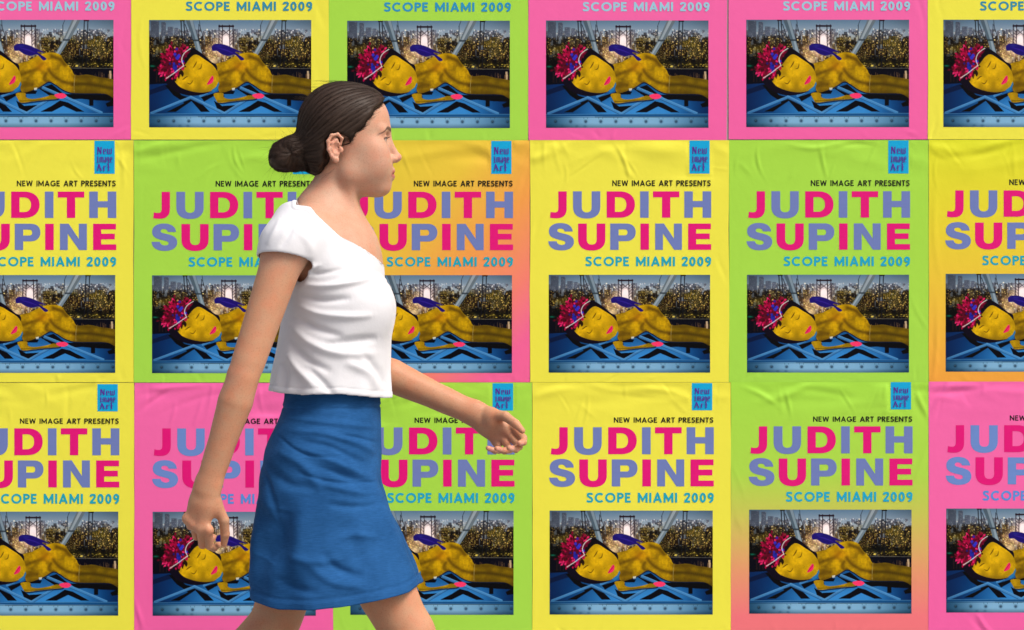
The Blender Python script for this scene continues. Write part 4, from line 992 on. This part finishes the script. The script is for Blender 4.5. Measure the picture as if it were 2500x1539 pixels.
def cap_f(X, Y, Z):
    x, y, z = hl(X, Y, Z)
    def el(c, r): 
        a, b_, g = (x - c[0]) / r[0], (y - c[1]) / r[1], (z - c[2]) / r[2]; k0 = np.sqrt(a * a + b_ * b_ + g * g); return k0 * (k0 - 1) / (np.sqrt((a / r[0]) ** 2 + (b_ / r[1]) ** 2 + (g / r[2]) ** 2) + 1e-9)
    d = Field.comb(el((-.006, 0, .003), capR), el((.040, 0, .016), (.0555, .0655, .0570)), .03, 'u')
    d = Field.comb(d, el((-.030, 0, -.058), (.060, .0650, .058)), .03, 'u')
    d = d + groove(x, y, z)
    return Field.comb(d, hair_poly(x + .0016 * np.sin(z * 260) + .0 * y, z), .007, 'i')
HF.add(cap_f, HO - .16, HO + .16, .012)
HF.cone(H(-.060, 0, -.050), BUN, .046, .026, .03)
def bun_f(X, Y, Z):
    x, y, z = hl(X, Y, Z); x = x + .1150; z = z + .0640
    r = np.sqrt((x / 1.08) ** 2 + (y / 1.05) ** 2 + z * z); a = np.arctan2(z, x)
    tw = np.arctan2(y, np.hypot(x, z))
    d = r - .0395 - .0012 * np.sin(2 * a + 3 * tw + 30 * r + 2) - .0013 * np.sin(5 * a - 4 * tw + 1) - .0010 * np.sin(13 * a + 9 * tw)
    return d - .004 * np.sin(2 * a + 1)
HF.add(bun_f, BUN - .06, BUN + .06, .008)
HF.ell(H(-.135, -.012, -.076), (.023, .025, .020), .015); HF.ell(H(-.112, -.012, -.040), (.022, .022, .016), .014)
lo = HO - np.array([.19, .12, .17]); hi = HO + np.array([.13, .12, .13])
D = HF.grid(lo, hi, .0022); Vh, Fh = surface(D, lo, .0022)
me_hair = new_mesh("hair", Vh - base, Fh, True)
hx, hy, hz = hl(*Vh.T); ph, al = strand_phi(hx, hy, hz)
db = np.sqrt((hx + .115) ** 2 + hy ** 2 + (hz + .064) ** 2); a_ = np.arctan2(hz + .064, hx + .115); wb = smooth(.055, .040, db)
sid = (1 - wb) * ph * 26 + wb * (a_ * 9 + np.arctan2(hy, np.hypot(hx + .115, hz + .064)) * 12); sal = (1 - wb) * al * 9 + wb * db * 40
color_attr(me_hair, np.stack([sid * .02 + .5, sal * .1, wb], 1), "strand")
m_hair, t, b = mat("hair", rough=.5, spec=.25)
at = node(t, "ShaderNodeVertexColor", layer_name="strand"); sp = node(t, "ShaderNodeSeparateColor"); t.links.new(at.outputs[0], sp.inputs[0])
cb = node(t, "ShaderNodeCombineXYZ"); m1 = node(t, "ShaderNodeMath", operation='MULTIPLY'); m1.inputs[1].default_value = 260; t.links.new(sp.outputs[0], m1.inputs[0]); t.links.new(m1.outputs[0], cb.inputs[0])
m2 = node(t, "ShaderNodeMath", operation='MULTIPLY'); m2.inputs[1].default_value = 14; t.links.new(sp.outputs[1], m2.inputs[0]); t.links.new(m2.outputs[0], cb.inputs[1])
n = node(t, "ShaderNodeTexNoise", Scale=1.0, Detail=5.0, Roughness=.65); t.links.new(cb.outputs[0], n.inputs["Vector"])
rp = node(t, "ShaderNodeValToRGB"); rp.color_ramp.elements[0].position = .3; rp.color_ramp.elements[0].color = (.0095, .0055, .0038, 1); rp.color_ramp.elements[1].position = .75; rp.color_ramp.elements[1].color = (.066, .038, .025, 1)
t.links.new(n.outputs[0], rp.inputs[0]); t.links.new(rp.outputs[0], b.inputs["Base Color"]); bump(t, b, n.outputs[0], .35, .0010)
hair = obj("hair", me_hair, m_hair, woman)
# strands: thin three-sided tubes over the cap and loose ones around nape, bun and hairline
rng = np.random.default_rng(5); SV, SF = [], []
def tube(pts, r):
    pts = np.asarray(pts); n0 = len(SV); T_ = np.gradient(pts, axis=0); T_ /= np.linalg.norm(T_, axis=1)[:, None] + 1e-9
    up = np.array([0.13, -.9, .4]); a = np.cross(T_, up); a /= np.linalg.norm(a, axis=1)[:, None] + 1e-9; c = np.cross(T_, a)
    for i in range(len(pts)):
        rr_ = r * (1 - .8 * i / (len(pts) - 1))
        for k in range(3): SV.append(pts[i] + rr_ * (a[i] * math.cos(k * 2.094) + c[i] * math.sin(k * 2.094)))
    for i in range(len(pts) - 1):
        for k in range(3): q = n0 + 3 * i; SF.append((q + k, q + (k + 1) % 3, q + 3 + (k + 1) % 3, q + 3 + k))
ids = rng.integers(0, len(Vh), 3600)
e_ = .001; gN = np.stack([HF.at(Vh[ids] + np.eye(3)[i] * e_) - HF.at(Vh[ids] - np.eye(3)[i] * e_) for i in range(3)], 1); gN /= np.linalg.norm(gN, axis=1)[:, None] + 1e-9
starts = Vh[ids] + gN * (.0003 + .0014 * rng.random((len(ids), 1)) ** 3)
# short new hairs just in front of the hairline
xh, yh, zh = hl(*Vh.T); edge = np.abs(hair_poly(xh, zh) + .002) < .004
edge &= (xh > -.012)
ide = rng.choice(np.where(edge)[0], 700); bs = Vh[ide]; off = bs - BUN; off /= np.linalg.norm(off, axis=1)[:, None]
bs = bs + off * (.001 + .0075 * rng.random((len(bs), 1)) ** 1.6) + rng.normal(0, .0008, bs.shape)
bs = B.project(B.project(bs, 4), 4); okb = np.abs(B.at(bs)) < .0012
starts = np.vstack([starts, bs[okb]]); n_cap = len(ids)
cur = starts.copy(); paths = [cur.copy()]
for st in range(9):
    x, y, z = hl(*cur.T)
    toB = BUN - cur; U = lambda q_: np.minimum(HF.at(q_), B.at(q_))
    g = np.stack([U(cur + np.eye(3)[i] * e_) - U(cur - np.eye(3)[i] * e_) for i in range(3)], 1); g /= np.linalg.norm(g, axis=1)[:, None] + 1e-9
    inb = (np.linalg.norm(toB, axis=1) < .052)[:, None]
    dirn = np.where(inb, np.cross(g, np.array([0., 1, .3])), toB / (np.linalg.norm(toB, axis=1)[:, None] + 1e-9))
    dirn -= g * (dirn * g).sum(1)[:, None]; dirn /= np.linalg.norm(dirn, axis=1)[:, None] + 1e-9
    cur = cur + dirn * .006; hd = U(cur)
    cur = cur - g * np.clip(hd - .0006 - .0003 * st * rng.random(len(cur)) * (rng.random(len(cur)) < .3), -.004, .004)[:, None]; paths.append(cur.copy())
paths = np.stack(paths, 1)
for i_, p_ in enumerate(paths): tube(p_ if i_ < n_cap else p_[:7], .00019 if i_ < n_cap else .00020)
def wisp(p0, v, L, droop, r=.00024, k=9, wob=.003):
    ph_ = rng.random() * 6; pts = [np.array(p0)]; v = np.array(v, float)
    for i in range(k):
        v = v / np.linalg.norm(v); v = v + np.array([0, 0, -droop]) + wob * 30 * np.array([math.sin(ph_ + i * .9), math.cos(ph_ * 2 + i), math.sin(ph_ * 3 + i * .7)]) / k
        pts.append(pts[-1] + v / np.linalg.norm(v) * L / k)
    tube(pts, r)
for i in range(16):
    s = -1 if rng.random() < .6 else 1
    wisp(H(-.052 + .012 * rng.normal(), s * (.03 + .03 * rng.random()), -.098 + .008 * rng.normal()), HRn @ np.array([-.8, .2 * s, -.4 + .2 * rng.normal()]), .02 + .02 * rng.random(), .05)
for i in range(150):
    d = rng.normal(size=3); d /= np.linalg.norm(d); wisp(BUN + d * .036, d + .8 * rng.normal(size=3), .02 + .028 * rng.random(), .04)
for i in range(90):
    a_ = rng.random() * 2.4 + .2; wisp(H(math.cos(a_) * .087, rng.normal() * .03, .002 + math.sin(a_) * .087), HRn @ np.array([-.8, .1 * rng.normal(), .35]), .03 + .02 * rng.random(), .06)
obj("loose_strands", new_mesh("loose_strands", np.array(SV) - base, SF, True), m_hair, hair)

def push_out(field, V, gap, it=4, e=.0015):
    for _ in range(it):
        d = field.at(V); m = d < gap
        if not m.any(): break
        q = V[m]; g = np.stack([field.at(q + np.eye(3)[i] * e) - field.at(q - np.eye(3)[i] * e) for i in range(3)], 1); g /= np.linalg.norm(g, axis=1)[:, None] + 1e-9
        V[m] = q + g * (gap - d[m])[:, None]
    return V
# ---- t-shirt
def shirt_outer(infl=0.0):
    S = Field()
    SH = [(545, 706, 850, .135), (580, 690, 872, .165), (640, 686, 908, .168), (690, 686, 942, .166), (740, 688, 956, .163), (790, 686, 957, .158), (850, 676, 955, .156), (910, 664, 955, .158), (985, 654, 959, .166)]
    f, lo, hi = loft_f(SH, infl); S.add(f, lo, hi, .03)
    for s in (-1, 1):
        S.ell(P(878, 752, s * .070), (.066 + infl, .066 + infl, .064 + infl), .05)
        J = SH_N if s < 0 else SH_F; EE = EL_N if s < 0 else EL_F
        S.cone(P(772, 530, s * .05), P(738, 560, s * .125), .034 + infl, .046 + infl, .05)
        S.cone(P(738, 560, s * .125), J, .046 + infl, .0525 + infl, .04)
        S.cone(J, J + (EE - J) * .30 + np.array([0, s * .004, 0]), .0535 + infl, .0520 + infl, .025)
    return S
S_OUT = shirt_outer()
lo = P(600, 1005, -.30); hi = P(1000, 480, .30); hs = .0028
D = S_OUT.grid(lo, hi, hs)
ax = [lo[i] + hs * np.arange(D.shape[i]) for i in range(3)]
Xg, Yg, Zg = ax[0][:, None, None], ax[1][None, :, None], ax[2][None, None, :]
def px_of(X): return (X - P(0, 0)[0]) / (P(1, 0)[0] - P(0, 0)[0])
def py_of(Z): return (Z - P(0, 0)[2]) / (P(0, 1)[2] - P(0, 0)[2])
PX, PY = px_of(Xg), py_of(Zg)
inner = D + .0060
D = np.maximum(D, -inner)
# neckline, hem and sleeve ends
neck = poly_sd([(770, 512), (788, 533), (826, 570), (872, 615), (918, 656), (960, 684), (1100, 686), (1100, 300), (700, 300), (738, 508)])
px_m = P(1, 0)[0] - P(0, 0)[0]
D = Field.comb(D, neck(PX, PY + 0 * Xg) * px_m, .004, 's')
hem = poly_sd([(500, 951), (670, 956), (755, 961), (841, 958), (915, 968), (965, 973), (1100, 975), (1100, 1300), (500, 1300)])
D = Field.comb(D, hem(PX, PY + 0 * Xg) * px_m, .004, 's')
for s in (-1, 1):
    J = SH_N if s < 0 else SH_F; EE = EL_N if s < 0 else EL_F
    ax_ = (EE - J) / np.linalg.norm(EE - J); tilt = np.array([-.12, s * .25, -.97]); tilt /= np.linalg.norm(tilt)
    cpt = J + ax_ * (.030)
    pl = (Xg - cpt[0]) * tilt[0] + (Yg - cpt[1]) * tilt[1] + (Zg - cpt[2]) * tilt[2]     # beyond the sleeve end
    arm_d = np.sqrt(sum(((g_ - J[i]) - ax_[i] * np.maximum(0, (Xg - J[0]) * ax_[0] + (Yg - J[1]) * ax_[1] + (Zg - J[2]) * ax_[2])) ** 2 for i, g_ in enumerate((Xg, Yg, Zg)))) - .060
    out_side = -(s * (Yg - Y0) - (.120))                                                  # only outside the trunk
    cut = np.maximum(np.maximum(-pl, arm_d), out_side)
    D = Field.comb(D, cut, .004, 's')
Vs, Fs = surface(D.astype(np.float32), lo, hs)
# keep the largest connected piece
par = np.arange(len(Vs))
for _ in range(60):
    mn = par[Fs].min(1); new = par.copy(); np.minimum.at(new, Fs.ravel(), np.repeat(mn, 4)); new = new[new]
    if (new == par).all(): break
    par = new
lab, cn = np.unique(par, return_counts=True); keep = np.isin(par, lab[cn > 1500]); kf = keep[Fs].all(1)
Fs = Fs[kf]; mp = -np.ones(len(Vs), int); mp[keep] = np.arange(keep.sum()); Vs = Vs[keep]; Fs = mp[Fs]
# relax a little
nb = np.zeros_like(Vs); ct = np.zeros(len(Vs))
for a_, b_ in ((0, 1), (1, 2), (2, 3), (3, 0)):
    np.add.at(nb, Fs[:, a_], Vs[Fs[:, b_]]); np.add.at(nb, Fs[:, b_], Vs[Fs[:, a_]]); np.add.at(ct, Fs[:, a_], 1); np.add.at(ct, Fs[:, b_], 1)
Vs = Vs * .5 + nb / ct[:, None] * .5
m_tee, t, b = mat("white_cotton", (.645, .650, .685, 1), .85, .2)
tc = node(t, "ShaderNodeTexCoord"); n = node(t, "ShaderNodeTexNoise", Scale=26.0, Detail=6.0, Roughness=.6); t.links.new(tc.outputs["Object"], n.inputs["Vector"])
n2 = node(t, "ShaderNodeTexNoise", Scale=900.0, Detail=2.0); t.links.new(tc.outputs["Object"], n2.inputs["Vector"])
ad = node(t, "ShaderNodeMath", operation='MULTIPLY_ADD'); ad.inputs[1].default_value = .12; t.links.new(n2.outputs[0], ad.inputs[0]); t.links.new(n.outputs[0], ad.inputs[2]); bump(t, b, ad.outputs[0], .35, .004)
b.inputs["Sheen Weight"].default_value = .15
gS = np.stack([S_OUT.at(Vs + np.eye(3)[i] * .002) - S_OUT.at(Vs - np.eye(3)[i] * .002) for i in range(3)], 1); gS /= np.linalg.norm(gS, axis=1)[:, None] + 1e-9
vx, vy = px_of(Vs[:, 0]), py_of(Vs[:, 2]); disp = np.zeros(len(Vs)); sn = smooth(.06, -.06, Vs[:, 1] - Y0); sn = sn + .55 * (1 - sn)
for pts, w, a in (([(742, 694), (800, 700), (880, 690), (930, 676)], 6, .0040), ([(738, 722), (800, 735), (870, 730)], 7, -.0045), ([(736, 745), (790, 765), (860, 772), (920, 770)], 7, .0042), ([(728, 772), (780, 800), (850, 822)], 8, -.0045),
                  ([(722, 795), (770, 835), (840, 860), (930, 862)], 9, .0045), ([(715, 830), (760, 875), (820, 905)], 8, -.0040), ([(712, 860), (745, 905), (790, 945)], 9, .0045), ([(800, 842), (870, 832), (930, 826)], 9, -.0050),
                  ([(850, 880), (900, 905), (930, 950)], 9, .0038), ([(760, 890), (800, 930), (830, 965)], 8, -.0035), ([(700, 880), (705, 920), (700, 960)], 9, -.0040), ([(890, 860), (925, 900), (945, 945)], 7, -.0030),
                  ([(735, 560), (770, 600), (775, 640)], 8, .0025), ([(745, 660), (790, 672), (850, 660)], 5, -.0025), ([(742, 640), (765, 655), (800, 650)], 5, .0024), ([(705, 540), (690, 575), (672, 605)], 6, .0020), ([(735, 540), (725, 580), (705, 612)], 6, -.0020)):
    pp = spline(pts, 30, False); m = (vx > pp[:, 0].min() - 4 * w) & (vx < pp[:, 0].max() + 4 * w) & (vy > pp[:, 1].min() - 4 * w) & (vy < pp[:, 1].max() + 4 * w)
    dd = np.hypot(vx[m][:, None] - pp[None, :, 0], vy[m][:, None] - pp[None, :, 1]); al_ = dd.argmin(1) / (len(pp) - 1)
    disp[m] += 1.75 * a * np.exp(-(dd.min(1) / (1.15 * w)) ** 2) * np.sin(np.clip(al_, .02, .98) * math.pi) ** .8 * sn[m]
an = np.arctan2(Vs[:, 1] - Y0, Vs[:, 0] - P(805, 0)[0])
disp += (.0034 * np.sin(an * 9 + 1.0 + .01 * vy) + .0020 * np.sin(an * 17 + .02 * vy)) * smooth(845, 975, vy)
hd_ = -hem(vx, vy); nd_ = neck(vx, vy)
hd_ = hem(vx, vy)
disp += .0006 * smooth(16, 13, hd_) - .0011 * np.exp(-((hd_ - 16) / 1.8) ** 2)          # turned hem and its stitching
disp += .0010 * smooth(13, 10, nd_) - .0010 * np.exp(-((nd_ - 13) / 1.8) ** 2)          # neck rib
Vs = Vs + gS * disp[:, None]
Vs = push_out(B, Vs, .0015)
obj("t_shirt", new_mesh("t_shirt", Vs - base, Fs, True), m_tee, woman)

# ---- skirt: flared cloth shell with folds and a waistband
SK = np.array([(920, 708, 921, .122), (950, 706, 922, .122), (972, 702, 923, .126), (1000, 692, 925, .140), (1043, 672, 926, .156), (1104, 646, 928, .172), (1186, 633, 932, .182), (1268, 624, 958, .188), (1350, 617, 998, .196), (1411, 614, 1026, .202), (1480, 612, 1052, .208)])
NT, NR = 260, 170
th = np.linspace(0, 2 * math.pi, NT, endpoint=False); tt = np.linspace(0, 1, NR)
hem_x = np.array([600, 644, 714, 796, 877, 960, 1029, 1060]); hem_y = np.array([1437, 1455, 1467, 1465, 1452, 1437, 1419, 1410])
TH, TT = np.meshgrid(th, tt)
py = 925 + TT * 530
for _ in range(6):
    bk, fr = np.interp(py, SK[:, 0], SK[:, 1]), np.interp(py, SK[:, 0], SK[:, 2]); px = (bk + fr) / 2 + (fr - bk) / 2 * np.cos(TH)
    py = 925 + TT * (np.interp(px, hem_x, hem_y) - 925)
sm = lambda c: np.convolve(np.pad(c, 14, 'edge'), np.hanning(31)[1:-1] / np.hanning(31)[1:-1].sum(), 'valid')
yy = np.linspace(910, 1490, 400)
bkS, frS, bwS = [sm(np.interp(yy, SK[:, 0], SK[:, k])) for k in (1, 2, 3)]
bk, fr, bw = [np.interp(py, yy, a) for a in (bkS, frS, bwS)]
n_ex = 1 - .10 * smooth(.25, 1, TT) * np.sin(TH) ** 2
ce = np.sign(np.cos(TH)) * np.abs(np.cos(TH)) ** .8; se = np.sign(np.sin(TH)) * np.abs(np.sin(TH)) ** .8
px = (bk + fr) / 2 + (fr - bk) / 2 * ce
X = P(0, 0)[0] + px * px_m; Z = P(0, 0)[2] + py * (P(0, 1)[2] - P(0, 0)[2]); Yv = Y0 + bw * se
# outward direction and folds (negative sine side faces the camera)
nxn, nyn = np.cos(TH) / ((fr - bk) / 2 * px_m), np.sin(TH) / bw; L_ = np.hypot(nxn, nyn); nxn /= L_; nyn /= L_
dsp = np.zeros_like(X)
nearside = smooth(.25, -.35, np.sin(TH))
def sfold(pts, w, a):
    global dsp
    pp = spline(pts, 40, False); d = np.full(px.shape, 1e9); al_ = np.zeros_like(d)
    for i, q in enumerate(pp):
        dd = np.hypot(px - q[0], py - q[1]); m = dd < d; d = np.where(m, dd, d); al_ = np.where(m, i / (len(pp) - 1), al_)
    dsp = dsp + 1.3 * a * np.exp(-(d / w) ** 2) * np.sin(np.clip(al_, .02, .98) * math.pi) ** .7 * (nearside + .5 * (1 - nearside))
for pts, w, a in (([(690, 1060), (760, 1100), (850, 1108)], 4, -.0030), ([(740, 1140), (820, 1165), (922, 1172)], 4, -.0030), ([(830, 1055), (880, 1062), (924, 1078)], 4, -.0028), ([(640, 1120), (680, 1200), (690, 1260)], 6, -.0035), ([(700, 1010), (780, 1022), (860, 1030), (922, 1040)], 7, .0035), ([(720, 1045), (800, 1050), (880, 1075), (925, 1105)], 8, .0045), ([(740, 1068), (820, 1085), (900, 1125)], 8, -.0050), ([(760, 1090), (830, 1118), (915, 1160)], 9, .0050),
                  ([(780, 1125), (850, 1150), (920, 1180)], 8, -.0045), ([(800, 1170), (860, 1185), (925, 1200)], 9, .0045), ([(690, 1090), (760, 1130), (800, 1190)], 12, .0045), ([(660, 1130), (720, 1170), (790, 1180)], 12, -.0040),
                  ([(810, 1215), (870, 1225), (935, 1225)], 8, -.0040), ([(700, 1230), (690, 1290), (660, 1350)], 26, -.0120), ([(760, 1200), (745, 1300), (735, 1400)], 22, .0060), ([(640, 1250), (640, 1330), (632, 1420)], 14, .0070),
                  ([(900, 1230), (950, 1290), (1000, 1370)], 20, .0070), ([(850, 1260), (890, 1330), (930, 1420)], 24, -.0070), ([(800, 1330), (840, 1370), (905, 1390)], 10, -.0055), ([(770, 1360), (830, 1400), (900, 1412)], 10, .0045),
                  ([(720, 1340), (780, 1352), (850, 1345)], 10, .0040), ([(690, 1395), (740, 1415), (800, 1425)], 10, -.0040), ([(840, 1300), (880, 1290), (930, 1300)], 9, .0035), ([(650, 1180), (680, 1240), (720, 1260)], 14, .0045)):
    sfold(pts, w, a)
dsp += smooth(.35, 1, TT) * (.0045 * np.sin(TH * 7 + .7) + .0030 * np.sin(TH * 12 + 2 + TT))
dsp += .0012 * np.sin(TH * 5 + TT * 37) * smooth(.1, .3, TT)
band = smooth(.126, .116, TT) * .0022; dsp += band - .0016 * np.exp(-((TT - .129) / .005) ** 2)
dsp += .0016 * smooth(.966, .972, TT) - .0016 * np.exp(-((TT - .955) / .0035) ** 2)                                     # turned-up hem
X += nxn * dsp; Yv += nyn * dsp
outer = np.stack([X, Yv, Z], -1)
o2 = push_out(B, outer.reshape(-1, 3).copy(), .009).reshape(outer.shape); mv = o2 - outer
for _ in range(12): mv = (mv + np.roll(mv, 1, 1) + np.roll(mv, -1, 1) + np.vstack([mv[1:], mv[-1:]]) + np.vstack([mv[:1], mv[:-1]])) / 5
outer = push_out(B, (outer + mv).reshape(-1, 3), .006).reshape(outer.shape)
inn = outer.copy(); inn[..., 0] -= nxn * .0035; inn[..., 1] -= nyn * .0035
VS = np.vstack([outer.reshape(-1, 3), inn.reshape(-1, 3)]); N0 = NT * NR
r_ = np.arange(NR - 1)[:, None] * NT; c_ = np.arange(NT)[None, :]; c2 = (c_ + 1) % NT
q = np.stack([r_ + c_, r_ + NT + c_, r_ + NT + c2, r_ + c2], -1).reshape(-1, 4)
rim = lambda row, fl: [(row * NT + a, row * NT + (a + 1) % NT, N0 + row * NT + (a + 1) % NT, N0 + row * NT + a)[::fl] for a in range(NT)]
FS = np.vstack([q, q[:, ::-1] + N0, np.array(rim(NR - 1, -1)), np.array(rim(0, 1))])
me_sk = new_mesh("skirt", VS - base, FS, True)
m_sk, t, b = mat("blue_chambray", rough=.85, spec=.1)
tc = node(t, "ShaderNodeTexCoord"); n = node(t, "ShaderNodeTexNoise", Scale=7.0, Detail=8.0, Roughness=.65); t.links.new(tc.outputs["Object"], n.inputs["Vector"])
mpg = node(t, "ShaderNodeMapping"); mpg.inputs["Scale"].default_value = (60, 60, 700); t.links.new(tc.outputs["Object"], mpg.inputs[0])
n3 = node(t, "ShaderNodeTexNoise", Scale=1.0, Detail=4.0); t.links.new(mpg.outputs[0], n3.inputs["Vector"])
ad = node(t, "ShaderNodeMath", operation='MULTIPLY_ADD'); ad.inputs[1].default_value = .55; t.links.new(n3.outputs[0], ad.inputs[0]); t.links.new(n.outputs[0], ad.inputs[2])
rp = node(t, "ShaderNodeValToRGB"); rp.color_ramp.elements[0].position = .45; rp.color_ramp.elements[0].color = (.005, .044, .140, 1); rp.color_ramp.elements[1].position = 1.05; rp.color_ramp.elements[1].color = (.020, .102, .285, 1)
t.links.new(ad.outputs[0], rp.inputs[0]); t.links.new(rp.outputs[0], b.inputs["Base Color"])
n4 = node(t, "ShaderNodeTexNoise", Scale=30.0, Detail=8.0, Roughness=.6); t.links.new(tc.outputs["Object"], n4.inputs["Vector"]); wv = node(t, "ShaderNodeTexWave", Scale=260.0, Distortion=1.5); wv.bands_direction = 'DIAGONAL'; t.links.new(tc.outputs["Object"], wv.inputs["Vector"])
ad2 = node(t, "ShaderNodeMath", operation='MULTIPLY_ADD'); ad2.inputs[1].default_value = .10; t.links.new(wv.outputs[1], ad2.inputs[0]); t.links.new(n4.outputs[0], ad2.inputs[2]); bump(t, b, ad2.outputs[0], .28, .005)
obj("skirt", me_sk, m_sk, woman)

# ---- plain shoes (below the frame)
m_sh, t, b = mat("white_canvas", (.7, .7, .68, 1), .7)
for toe, heel, ank in ((at_ground(1252, -.10, .080), at_ground(1060, -.09, .044), at_ground(1085, -.09, .095)), (at_ground(524, .10, .036), at_ground(425, .09, .160), at_ground(462, .09, .175))):
    F_ = Field(); F_.cone(heel, toe, .040, .034, .03, flat=(0, 0, 1), fs=1.15); F_.cone(heel, ank, .040, .038, .02); F_.cone(ank, toe, .036, .026, .04)
    lo = np.minimum(np.minimum(toe, heel), ank) - .07; hi = np.maximum(np.maximum(toe, heel), ank) + .07
    D = F_.grid(lo, hi, .006); v_, f_ = surface(D, lo, .006); v_[:, 2] = np.maximum(v_[:, 2], .003)
    obj("shoe", new_mesh("shoe", v_ - base, f_, True), m_sh, woman)
